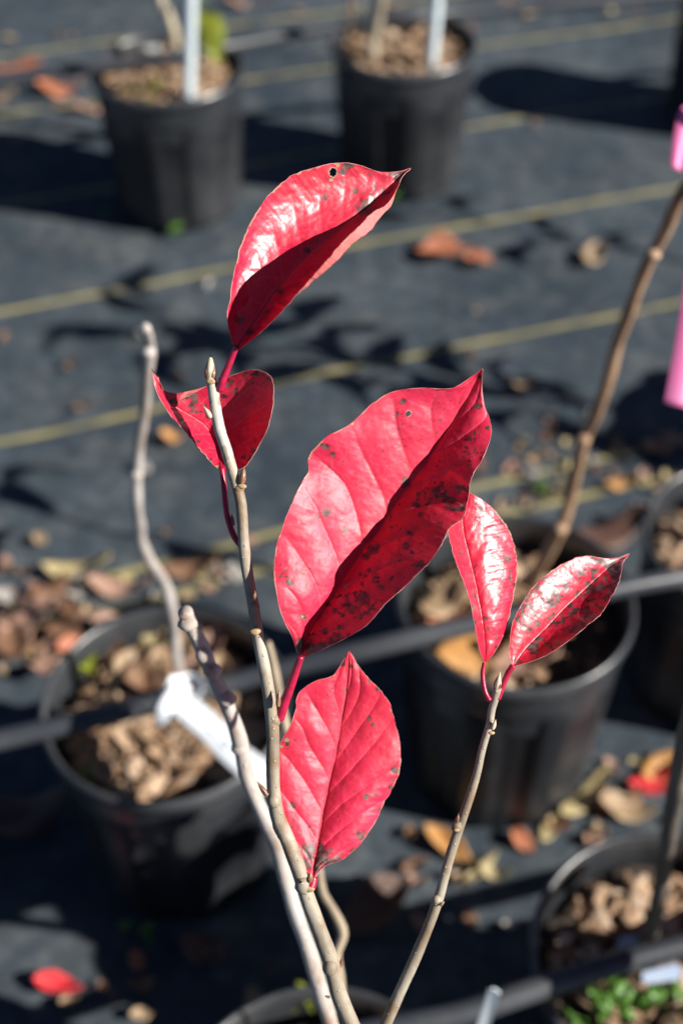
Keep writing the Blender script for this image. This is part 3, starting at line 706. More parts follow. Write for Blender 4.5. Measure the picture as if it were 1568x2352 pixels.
# leaf 6: mottled leaf reaching right
s6 = [((552,1375),(556,1378),(562,1382)), ((533,1320),(600,1310),(650,1358)), ((532,1190),(670,1225),(760,1318)), ((555,1060),(750,1145),(880,1255)), ((610,940),(830,1062),(990,1175)),
      ((680,830),(905,980),(1090,1090)), ((770,740),(985,905),(1185,1012)), ((870,660),(1060,835),(1245,925)), ((985,600),(1130,770),(1295,840)), ((1110,573),(1205,700),(1335,750)),
      ((1230,592),(1280,635),(1353,660)), ((1325,585),(1342,595),(1360,620)), ((1406,555),(1406,556),(1407,560))]
build_leaf(plant, s6, [.4885,.492,.496,.500,.504,.507,.510,.512], [0,-.002,-.0035,-.0045,-.005,-.005,-.005,-.0045,-.004,-.003,-.001,0,0],
           [0,-.003,-.006,-.009,-.011,-.012,-.0125,-.012,-.010,-.007,-.003,-.001,0], [0,-.0005,-.001,-.0012,-.0014,-.0014,-.0014,-.0012,-.001,-.001,0,0,0],
           [0,.001,.0015,.002,.002,.002,.002,.002,.001,.001,0,0,0], M_LEAF_MOTTLE, Z5,
           spots=[(840,920,34,1.2),(1110,1000,26,1.6),(1060,1080,40,1.4),(800,840,40,1.1),(740,1070,26,.8),(640,1020,26,1.2),(745,1180,22,1.5),(1310,700,44,1.2),(1340,640,36,.9),(1290,690,24,1.6),(1200,790,18),(660,940,20,1.5),(880,1060,14),(1150,890,14),(580,1340,22,1.2),(1320,770,30,.8),(1370,600,20,1.3)],
           mottle=[(1230,700,230,190,.50),(1050,1030,300,130,.50),(800,850,200,170,.51),(1000,640,260,90,.50),(640,1000,110,140,.52),(1150,880,200,110,.54),(850,1250,250,70,.53),(1300,720,110,130,.42),(1120,600,170,40,.40),(1200,980,160,50,.46),(900,640,120,40,.44)], puck=.0001, nv=8, seed=606, thr=.60,
           label='black-mottled glossy leaf reaching to the right, pointed tip')
petiole(SRC([(1878,2438),(1862,2462),(1845,2500),(1832,2535),(1822,2560)], [.488,.489]), .0012, .0011)

# ------------------------------------------------------------------ ground
def ground():
    nx, ny = 260, 300
    xs = np.r_[np.linspace(-40, -3, 14)[:-1], np.linspace(-3, 3, nx), np.linspace(3, 40, 14)[1:]]
    ys = np.r_[np.linspace(-10, -.6, 8)[:-1], np.linspace(-.6, 5, ny), np.linspace(5, 80, 22)[1:]]
    X, Y = np.meshgrid(xs, ys)
    Z = (fnoise(X, Y, .55, 71, 2)-.5)*.018 + (fnoise(X, Y, .16, 73, 2)-.5)*.006
    Z = Z - .003
    V = np.stack([X, Y, Z], -1).reshape(-1, 3)
    w = len(xs); h = len(ys)
    idx = np.arange(w*h).reshape(h, w)
    F = np.stack([idx[:-1,:-1], idx[:-1,1:], idx[1:,1:], idx[1:,:-1]], -1).reshape(-1, 4)
    o = mobj('ground', V, F.tolist(), M_FAB)
    tag(o, 'black woven landscape fabric with yellow tracer lines', 'ground', kind='structure')
ground()

# ------------------------------------------------------------------ nursery pots
PH, PR = .22, .107
def make_pot():
    root = empty('nursery_pot')
    seg = 128
    prof = [(.080, .004), (.0865, .0), (.0885, .006), (.0905, .03), (.0945, .10), (.0985, .165), (.0992, .178), (.0962, .181)]
    mb = MB(); vs = []
    for i, (r, z) in enumerate(prof):
        for j in range(seg):
            a = 2*math.pi*j/seg
            fl = 0
            if 2 <= i <= 5:
                fl = .0030*(1 if math.sin(a*9) > 0 else -1)*min(1, abs(math.sin(a*9))*2.6)
            vs.append(((r+fl)*math.cos(a), (r+fl)*math.sin(a), z))
    fs = [[i*seg+j, i*seg+(j+1)%seg, (i+1)*seg+(j+1)%seg, (i+1)*seg+j] for i in range(len(prof)-1) for j in range(seg)]
    fs.append(list(range(seg))[::-1])
    mb.add(vs, fs); mb.build('wall', M_POT, root)
    prof = [(.0960,.170),(.1015,.176),(.1022,.182),(.1030,.200),(.1040,.204),(.1066,.206),(.1080,.2125),(.1066,.219),(.1040,.2205),(.1018,.218),(.1004,.210),(.0992,.19),(.0972,.15)]
    mb = MB(); vs = []
    for (r, z) in prof:
        for j in range(seg):
            a = 2*math.pi*j/seg; vs.append((r*math.cos(a), r*math.sin(a), z))
    fs = [[i*seg+j, i*seg+(j+1)%seg, (i+1)*seg+(j+1)%seg, (i+1)*seg+j] for i in range(len(prof)-1) for j in range(seg)]
    mb.add(vs, fs); mb.build('rim', M_POTRIM, root)
    return root
POT0 = make_pot()
first = [True]
def place_pot(x, y, label, rz=0.0, tilt=(0,0), sc=(1,1,1)):
    p = POT0 if first[0] else copy_tree(POT0)
    first[0] = False
    p.location = (x, y, -.003); p.rotation_euler = (tilt[0], tilt[1], rz); p.scale = sc
    tag(p, label, 'plant pot', 'black nursery pots standing on the fabric')
    return p

def chips(x, y, label, n=230, level=.178, tone=(0, 1), seed=0, mask=None, size=(.0035, .0095), R=.095):
    r_ = random.Random(seed); mb = MB()
    seg = 40; vs = [(x, y, level+.004)]
    for k in range(1, 9):
        for j in range(seg):
            a = 2*math.pi*j/seg; rr = R*1.015*k/8
            vs.append((x+rr*math.cos(a), y+rr*math.sin(a), level+.004*(1-k/8)+r_.uniform(-.003, .003)))
    fs = [[0, 1+j, 1+(j+1)%seg] for j in range(seg)]
    for k in range(7):
        for j in range(seg):
            fs.append([1+k*seg+j, 1+(k+1)*seg+j, 1+(k+1)*seg+(j+1)%seg, 1+k*seg+(j+1)%seg])
    mb.add(vs, fs, 1, .1)
    bm = bmesh.new(); bmesh.ops.create_icosphere(bm, subdivisions=1, radius=1)
    bv = [v.co.copy() for v in bm.verts]; bf = [[v.index for v in f.verts] for f in bm.faces]; bm.free()
    for i in range(int(n*1.5)):
        a = r_.uniform(0, 6.283); rr = R*.93*math.sqrt(r_.random())
        px, py = x+rr*math.cos(a), y+rr*math.sin(a)
        if mask and not mask(px, py, r_): continue
        s = r_.uniform(*size)*(1.35 if r_.random() < .12 else 1)*(.45 if r_.random() < .4 else 1); sx, sy, sz = s*r_.uniform(.8, 1.6), s*r_.uniform(.45, 1.0), s*r_.uniform(.2, .55)
        if r_.random() < .15: sx *= 1.7; sy *= .45
        if rr > R-sx*1.15: rr = max(0, R-sx*1.15); px, py = x+rr*math.cos(a), y+rr*math.sin(a)
        rot = Matrix.Rotation(r_.uniform(0, 6.28), 3, 'Z') @ Matrix.Rotation(r_.uniform(-.6, .6), 3, 'X') @ Matrix.Rotation(r_.uniform(-.5, .5), 3, 'Y')
        pz = level + .006*(1-rr/R) + r_.uniform(.000, .009)
        vs = [Vector((px, py, pz)) + rot @ Vector((v.x*sx*r_.uniform(.75, 1.2), v.y*sy*r_.uniform(.75, 1.2), v.z*sz*r_.uniform(.75, 1.2))) for v in bv]
        t = min(1, max(0, r_.betavariate(1.5, 1.5))); t = tone[0]+(tone[1]-tone[0])*t
        mb.add(vs, bf, 0, t)
    o = mb.build('bark_mulch', [M_CHIP, M_SOIL], None, False, (x, y, level), 'tone')
    tag(o, label, 'mulch', kind='stuff')
    return o

PA = on(405, 420, .10); PA = Vector((-.262, 1.86, 0)); PB = Vector((.096, 1.945, 0)); PC = Vector((.668, 2.14, 0))
PD = Vector((-.152, .685, 0)); PE = Vector((.158, .782, 0)); PH_ = Vector((.402, .885, 0)); PF = Vector((-.014, .325, 0)); PG = Vector((.247, .452, 0))
place_pot(PA.x, PA.y, 'black ribbed nursery pot at upper left with a white stake', .1, sc=(1.08,1.08,1.04))
place_pot(PB.x, PB.y, 'black nursery pot at top centre behind the topmost red leaf', .5, sc=(1.06,1.06,1.04))
place_pot(PC.x, PC.y, 'black nursery pot cut by the upper right edge of the photo', .8)
place_pot(PD.x, PD.y, 'black nursery pot at lower left with a white looped tag', 1.3, sc=(1,1,1.03))
place_pot(PE.x, PE.y, 'black nursery pot at centre right holding the tall brown stem', .7, sc=(1,1,1.13))
place_pot(PH_.x, PH_.y, 'black nursery pot at the right edge beside the brown-stemmed pot', 2.1)
place_pot(PF.x, PF.y, 'black nursery pot at the bottom edge holding the red-leaved sapling', .3)
place_pot(PG.x, PG.y, 'black nursery pot at the lower right with green weeds inside', 1.9)
# neighbours just right of the frame, whose saplings throw the shadows seen on the fabric
PK = Vector((.78, 1.20, 0)); PL = Vector((1.06, 1.52, 0))
place_pot(PK.x, PK.y, 'black nursery pot just beyond the right edge with a leafy sapling', .2)
place_pot(PL.x, PL.y, 'black nursery pot far beyond the right edge with a leafy sapling', .9)
chips(PA.x, PA.y, 'tan bark chips filling the upper left pot', 420, .207, (.35, 1), 1, size=(.004,.010), R=.100)
chips(PB.x, PB.y, 'brown bark chips filling the top centre pot', 320, .203, (.2, 1), 2, R=.100)
chips(PC.x, PC.y, 'bark chips in the pot at the upper right edge', 240, .188, (.2, .95), 3)
chips(PD.x, PD.y, 'coarse tan bark chips in the lower left pot', 360, .182, (.25, 1), 4, size=(.005,.012))
chips(PE.x, PE.y, 'bark chips and dry scraps in the centre right pot', 240, .206, (.2, 1), 5, mask=lambda x, y, r: (x < PE.x+.02) or r.random() < .15, size=(.005,.012))
chips(PH_.x, PH_.y, 'bark chips in the pot at the right edge', 300, .182, (.3, 1), 6)
chips(PF.x, PF.y, 'bark chips in the pot at the bottom edge', 260, .182, (.2, .9), 7)
chips(PG.x, PG.y, 'pinkish brown bark chips in the lower right pot', 300, .180, (.3, 1), 8, size=(.004,.010))
chips(PK.x, PK.y, 'bark chips in the pot just beyond the right edge', 160, .182, (.2, .9), 9)
chips(PL.x, PL.y, 'bark chips in the pot far beyond the right edge', 160, .182, (.2, .9), 10)

# ------------------------------------------------------------------ saplings behind
def stem_thing(name, label, pts, rad, mat, n=160, bmp=.07, seed=0, cat='sapling', knobs=()):
    r = wroot(name, pts[-1]); tag(r, label, cat, 'bare saplings in the nursery pots')
    mb = MB(); tube(mb, pts, rad, n=n, seg=14, bump=bmp, seed=seed)
    for i, (p, q) in enumerate(knobs): knob(mb, p, q, (1.1,1.1,.8), 0, .1, i)
    mb.build('stem', mat, r)
    return r
# lower-left pot
gx = [(534,1200),(540,1235),(546,1283),(538,1386),(530,1498),(510,1618),(502,1737),(502,1857),(510,1920),(518,1984),(550,2055),(598,2127),(626,2215),(638,2295),(644,2398),(660,2490)]
gz = np.interp(np.linspace(0, 1, len(gx)), [0, 1], [.775, 1.13])
GP = SRC(gx, gz); GP.append(Vector((GP[-1].x, GP[-1].y+.004, .17)))
GR = [.0032,.0036,.0040,.0037,.0037,.0037,.0038,.0039,.004,.0041,.0043,.0044,.0045,.0046,.0047,.005,.005]
sap_d = stem_thing('bare_sapling', 'bare pale grey crooked stem rising from the lower left pot', GP, GR, M_STEMGREY, seed=31,
           knobs=[(at(*S(546,1290), .79), .0041), (at(*S(502,1740), .91), .0039)])
# centre-right pot: brown stem
ex_ = [(1640,380),(1568,440),(1530,520),(1480,620),(1450,700),(1420,780),(1390,890),(1362,965),(1338,1015),(1318,1100),(1296,1190),(1272,1245),(1240,1300),(1216,1362)]
ez = np.interp(np.linspace(0,1,len(ex_)), [0,1], [.80,1.235])
EP = [at(*p, z) for p, z in zip(ex_, ez)]; EP.append(Vector((EP[-1].x-.004, EP[-1].y, .165)))
EP = [EP[0]+Vector((.05,-.02,.14))] + EP
ER = [.0038]+[.0043,.0044,.0045,.0046,.0047,.0048,.0049,.0050,.0052,.0054,.0056,.0058,.0058,.0062,.0066]
sap_e = stem_thing('bare_sapling', 'tall leaning brown stem in the centre right pot with pink tape', EP, ER, M_STEMBR, seed=33, bmp=.09,
           knobs=[(at(1500,585,.86), .0046), (at(1340,1010,1.03), .0052), (at(1286,1215,1.13), .0060)])
# lower-right pot: dark stem
gp = [(1640,1500),(1590,1640),(1562,1760),(1545,1860),(1530,1960),(1512,2060),(1500,2130)]
gzz = [.62,.66,.71,.76,.82,.89,.95]
g_ = [at(*p, z) for p, z in zip(gp, gzz)]; b_ = on(1494,2160,.18); g_.append(Vector((b_.x, b_.y, .165)))
stem_thing('bare_sapling', 'dark grey stem in the lower right pot', g_, .0052, mat_bark('dark_bark', [(.07,.055,.045),(.10,.085,.07),(.14,.12,.10),(.05,.035,.025)], .6, .3), seed=35)
# upper-left pot
a0 = on(403, 150, .205)
a_ = [Vector((a0.x-.05, a0.y+.02, .75)), aty(350,-90,a0.y), aty(370,0,a0.y), aty(392,50,a0.y), aty(402,95,a0.y), Vector((a0.x, a0.y, .17))]
sap_a = stem_thing('bare_sapling', 'curved beige stem in the upper left pot beside a white stake', a_, [.004,.006,.007,.0075,.008,.009], M_STEMBEIGE, seed=36)
b0 = on(850, 150, .2)
b1_ = [Vector((b0.x+.04, b0.y+.02, .8)), aty(888,-60,b0.y), aty(876,0,b0.y), aty(862,70,b0.y), Vector((b0.x, b0.y, .17))]
sap_b = stem_thing('bare_sapling', 'beige stem in the top centre pot beside a white stake', b1_, [.005,.0075,.0085,.009,.0105], M_STEMBEIGE, seed=37)
b2 = on(800, 95, .2)
mb = MB(); tube(mb, [Vector((b2.x, b2.y, .75)), aty(806,0,b2.y), Vector((b2.x, b2.y, .17))], [.002,.003,.004], n=40, seg=8, bump=.05)
o = mb.build('stem', M_STEMBR, sap_b); o['label'] = 'thin reddish side stem'

def stake(label, bx, by, h0, tx, ty, w, hh=.9, D=None):
    b = on(bx, by, h0); t = aty(tx, ty, b.y)
    d = (t-b).normalized(); top = b + d*(hh/d.z)
    r = wroot('plant_stake', b); tag(r, label, 'stake', 'white stakes in the back pots')
    mb = MB(); tube(mb, [b-d*.06, b, (b+top)/2, top], w, n=12, seg=18, bump=0)
    mb.build('shaft', M_STAKE, r)
    mb = MB(); tube(mb, [top, top+d*.008], w*1.12, seg=18); mb.build('cap', M_STAKE, r)
stake('white plastic stake standing in the upper left pot', 433, 240, .205, 437, 0, .0088)
stake('white plastic stake standing in the top centre pot', 989, 160, .203, 1002, 0, .0088)

# generic flat-ish organic leaf (local coordinates, length along +X)
def leaf_mesh(L, W, curl, fold, seed, nu=22, nv=9, ragged=.08, lobes=0):
    r_ = np.random.default_rng(seed)
    t = np.linspace(0, 1, nu); s = np.linspace(-1, 1, nv)
    T, S_ = np.meshgrid(t, s, indexing='ij')
    w = np.sin(np.pi*T**.85)**.8*W/2
    if lobes: w = w*(1+.35*np.sin(T*2*np.pi*lobes+r_.random()*6))
    w = w*(1+ragged*(r_.random(T.shape)-.5))
    X = (T-.5)*L; Y = S_*w
    Z = fold*np.abs(S_)*w + curl*L*((T-.5)**2*2) + .06*L*np.sin(T*7+r_.random()*6)*S_*.5 + r_.normal(size=T.shape)*.004*L
    Z = Z + np.abs(S_)**2*W*.25*np.sin(T*5+r_.random()*6)
    V = np.stack([X, Y, Z], -1).reshape(-1, 3); V[:, 2] -= V[:, 2].min()
    idx = np.arange(nu*nv).reshape(nu, nv)
    F = np.stack([idx[:-1,:-1], idx[1:,:-1], idx[1:,1:], idx[:-1,1:]], -1).reshape(-1, 4)
    return V, F.tolist()

# hanging yellow-green leaf of the upper-left sapling
def place_leaf_between(parent, name, p0, p1, W, mat, seed, sag=.15, normal=None):
    L = (p1-p0).length; V, F = leaf_mesh(L, W, sag, .25, seed)
    x = (p1-p0).normalized(); n = normal or -FWD; y = n.cross(x).normalized(); z = x.cross(y)
    c = (p0+p1)/2
    Vw = [c + x*v[0] + y*v[1] + z*v[2] for v in V]
    return mobj(name, Vw, F, mat, parent)
ya = a0.y-.03
place_leaf_between(sap_a, 'leaf', aty(462,5,ya), aty(500,132,ya), .045, M_YGLEAF, 3)
mb = MB(); tube(mb, [aty(462,8,ya), aty(430,-40,ya+.02), aty(362,-40,a0.y)], .0018, n=14, seg=6); mb.build('petiole', M_YGLEAF, sap_a)

# leafy saplings beyond the right edge (their shadows lie across the picture)
def leafy(px, py, heights, label, seed, lean=(0, 0), L=.10, W=.055, top=.8, mat=M_LEAF_DARK, spread=.03):
    r_ = random.Random(seed)
    r = empty('leafy_sapling', (px, py, .178)); tag(r, label, 'sapling', 'leafy saplings beyond the right edge')
    pts = []
    for k in range(8):
        t = k/7; pts.append(Vector((lean[0]*t + r_.uniform(-.008, .008), lean[1]*t + r_.uniform(-.008, .008), -.02 + (top-.178)*t)))
    mb = MB(); tube(mb, pts, list(np.linspace(.006, .002, 8)), n=60, seg=10, bump=.06); mb.build('stem', M_STEM, r)
    V0, F0 = leaf_mesh(L, W, -.35, .3, seed)
    me = None
    for i, h in enumerate(heights):
        t = (h-.178)/(top-.178)
        base = Vector((lean[0]*t, lean[1]*t, h-.178)); az = i*2.4 + r_.uniform(-.4, .4); el = r_.uniform(-.3, .5)
        d = Vector((math.cos(az)*math.cos(el), math.sin(az)*math.cos(el), math.sin(el)))
        pet = r_.uniform(.012, spread)
        mb = MB(); tube(mb, [base, base+d*pet*.5+Vector((0,0,.003)), base+d*pet], .0012, n=6, seg=6); mb.build('petiole', M_PET, r)
        if me is None:
            o = mobj('leaf', V0, F0, M_DRYRED, r); me = o.data
            for k in ('vein', 'spot', 'dry'): pass
        else:
            o = bpy.data.objects.new('leaf', me); COL.objects.link(o); o.parent = r
        o.location = base + d*(pet + L*.5); o.rotation_euler = (r_.uniform(-.7, .7), -el, az)
M_DRYRED = DRY['red']
PN = Vector((.40, .395, 0))  # unseen pot and bushy sapling, added to shade the lower left pot's wall
place_pot(PN.x+.10, PN.y, 'unseen black nursery pot added beyond the lower right corner for the shading sapling', 1.4)
chips(PN.x+.10, PN.y, 'bark chips in the unseen added pot beyond the lower right corner', 120, .182, (.2, .9), 22)
leafy(PK.x, PK.y, [.24+.0145*i for i in range(35)], 'leafy red sapling just beyond the right edge', 5, (.02,.0), top=.76, L=.085, W=.036, spread=.085)
leafy(PH_.x, PH_.y, [.44,.50,.53,.57], 'small-leaved red sapling in the pot at the right edge', 9, (.03,.02), top=.62, L=.07, W=.035)
leafy(PL.x, PL.y, [.40,.46,.50,.56,.62], 'leafy red sapling far beyond the right edge', 11, (.0,.02), top=.66, L=.08, W=.04)

leafy(PN.x+.10, PN.y, [.355,.365,.375,.385,.395,.405,.415,.42,.425,.43], 'unseen bushy red sapling added to shade the lower left pot', 23, (-.17,.045), top=.43, L=.095, W=.06)  # low, dense foliage set so its shadow falls on that pot's front wall

# ------------------------------------------------------------------ irrigation pipes lying over the pot rims
def pipe(label, pts, r=.0088, h=None):
    P = [on(x, y, hh) for (x, y, hh) in pts]
    a = P[0] + (P[0]-P[1]).normalized()*1.2; b = P[-1] + (P[-1]-P[-2]).normalized()*1.5
    mb = MB(); tube(mb, [a]+P+[b], r, n=200, seg=18)
    o = mb.build('irrigation_pipe', M_PIPE, None, True, P[0])
    tag(o, label, 'pipe', 'black irrigation pipes laid over the pots')
HP = .2270
pipe('black irrigation pipe crossing the lower left and centre right pots', [(0,1700,.226),(200,1655,HP+.0015),(400,1606,HP+.001),(640,1540,.238),(860,1488,.252),(1060,1440,.257),(1250,1398,.257),(1420,1352,.256),(1568,1325,.25)])
pipe('black irrigation pipe crossing the lower right pot and the bottom edge', [(700,2400,HP+.001),(900,2362,HP),(1060,2330,HP),(1200,2283,HP),(1400,2218,HP),(1568,2172,HP)])
pipe('black irrigation pipe behind the back row of pots', [(0,177,HP),(240,150,HP+.003),(405,126,.238),(530,104,HP+.003),(700,72,HP),(830,48,HP+.003),(930,38,.238),(1034,29,HP+.003),(1284,8,HP)])

# ------------------------------------------------------------------ tag, ribbon, labels
# white looped tag at the base of the lower-left sapling
stb = GP[-2]
tg = wroot('plant_tag', Vector((stb.x, stb.y, .20))); tag(tg, 'white plastic tag looped round the crooked grey stem', 'tag')
def strip(mb, pts, widths, up, m=0, n=40, th=.0004):
    P = crom(np.c_[[list(p) for p in pts], np.asarray(widths, float)], n); W_ = P[:, 3]; P = P[:, :3]
    T = np.gradient(P, axis=0); T /= np.linalg.norm(T, axis=1)[:, None]
    vs = []
    for k in range(n):
        u = np.array(up if not callable(up) else up(k/(n-1))); s = np.cross(T[k], u); s /= np.linalg.norm(s); nn = np.cross(s, T[k])
        for a, b in ((-1,-1),(1,-1),(1,1),(-1,1)): vs.append(P[k]+s*W_[k]/2*a+nn*th/2*b)
    fs = [[k*4+j, k*4+(j+1)%4, (k+1)*4+(j+1)%4, (k+1)*4+j] for k in range(n-1) for j in range(4)]
    fs += [[3,2,1,0], [(n-1)*4+j for j in range(4)]]
    mb.add(vs, fs, m)
zt = 1.06
A_ = at(408,1606,zt-.005); B_ = at(470,1662,zt-.02); C_ = at(545,1735,zt-.05); D_ = at(640,1812,zt-.08)
nrm = (-FWD*.62 + UP*.40 + RIGHT*.62).normalized()
mb = MB(); strip(mb, [A_, B_, C_, D_], [.026,.033,.036,.036], nrm); mb.build('strap', M_TAG, tg)
# the loop: a ring of strip round the stem with its end tucked down to the left
c = at(418,1590,1.09); ax = (Vector((.2,-.1,1))).normalized(); u = ax.cross(Vector((0,1,0))).normalized(); w = ax.cross(u)
mb = MB(); strip(mb, [c + u*(.016+.003*math.sin(2*a))*math.cos(a)+w*(.014+.003*math.cos(3*a))*math.sin(a)+ax*.003*math.sin(a*2.3) for a in np.linspace(.4, 5.9, 14)], [.018,.016,.014,.017,.015,.013,.016,.018,.015,.013,.015,.017,.015,.012], lambda t: list((u*math.cos(.4+5.5*t)+w*math.sin(.4+5.5*t))), n=50); mb.build('loop', M_TAG, tg)
mb = MB(); strip(mb, [at(432,1572,1.06), at(405,1605,1.045), at(385,1640,1.04), at(378,1665,1.045)], [.012,.020,.020,.014], (-FWD*.8+RIGHT*.5).normalized(), n=24); mb.build('tab', M_TAG, tg)
mk = MB()
for i, (px, py, ln) in enumerate([(497,1668,.016),(515,1700,.012)]):
    p = at(px, py, zt-.0305-.012*i); d = (C_-B_).normalized()
    strip(mk, [p, p+d*ln*.5, p+d*ln], [.003]*3, nrm, n=6, th=.0003)
mk.build('faded_print', M_TAGMARK, tg)

# pink flagging tape on the brown stem
kp = at(1612,400,.80)
rb = wroot('flagging_ribbon', kp); tag(rb, 'bright pink plastic flagging ribbon tied to the brown stem', 'ribbon')
mb = MB(); c = at(1638,378,.80); axs = (EP[1]-EP[2]).normalized(); u = axs.cross(FWD).normalized(); w = axs.cross(u)
strip(mb, [c + u*.008*math.cos(a)+w*.008*math.sin(a) for a in np.linspace(0, 6.1, 14)], [.018]*14, lambda t: list(u*math.cos(6.1*t)+w*math.sin(6.1*t)), n=50); mb.build('knot', M_RIBBON, rb)
mb = MB(); strip(mb, [at(1632,380,.795), at(1612,300,.785), at(1585,262,.78), at(1566,310,.775), at(1551,388,.77)], [.008,.012,.013,.011,.007], (-FWD+RIGHT*.2).normalized(), n=30); mb.build('tail', M_RIBBON, rb)
mb = MB(); strip(mb, [at(1638,400,.80), at(1620,500,.79), at(1612,620,.79), at(1600,740,.79), at(1582,850,.79), at(1566,936,.79)], [.010,.018,.022,.025,.026,.026], (-FWD+RIGHT*.35).normalized(), n=40); o = mb.build('tail', M_RIBBON, rb); o['label'] = 'long hanging tail of the ribbon'

# small labels
def plate(name, label, corners, th, mat, cat='label'):
    """four corner points -> thin plate with rounded bevel"""
    c = sum(corners, Vector())/4; n = (corners[1]-corners[0]).cross(corners[2]-corners[0]).normalized()
    bm = bmesh.new(); vs = [bm.verts.new(p-c) for p in corners]; f = bm.faces.new(vs)
    bmesh.ops.bevel(bm, geom=bm.verts[:], offset=.002, segments=3, affect='VERTICES')
    r = bmesh.ops.extrude_face_region(bm, geom=bm.faces[:]); 
    for e in r['geom']:
        if isinstance(e, bmesh.types.BMVert): e.co += n*th
    bmesh.ops.recalc_face_normals(bm, faces=bm.faces[:])
    me = bpy.data.meshes.new(name); bm.to_mesh(me); bm.free(); me.materials.append(mat)
    o = bpy.data.objects.new(name, me); COL.objects.link(o); o.location = c
    return tag(o, label, cat)
plate('plant_label', 'pale grey label stake leaning in the pot at the bottom edge', [at(1122,2270,.80), at(1150,2280,.80), at(1106,2420,.86), at(1074,2420,.86)], .001, M_STAKE)
plate('plant_label', 'pale blue label lying among the green weeds', [on(1470,2235,.20), on(1560,2212,.205), on(1566,2250,.20), on(1478,2262,.197)], .001, M_TAGBLUE)
plate('plant_label', 'small round-cornered lilac label on the dark soil', [on(1416,2156,.192), on(1462,2146,.198), on(1468,2184,.192), on(1422,2194,.188)], .001, M_TAGBLUE)
plate('plant_label', 'small clear label at the back of the upper left pot', [aty(325,106,a0.y+.03), aty(366,102,a0.y+.03), aty(368,142,a0.y+.025), aty(330,146,a0.y+.025)], .001, M_STAKE)

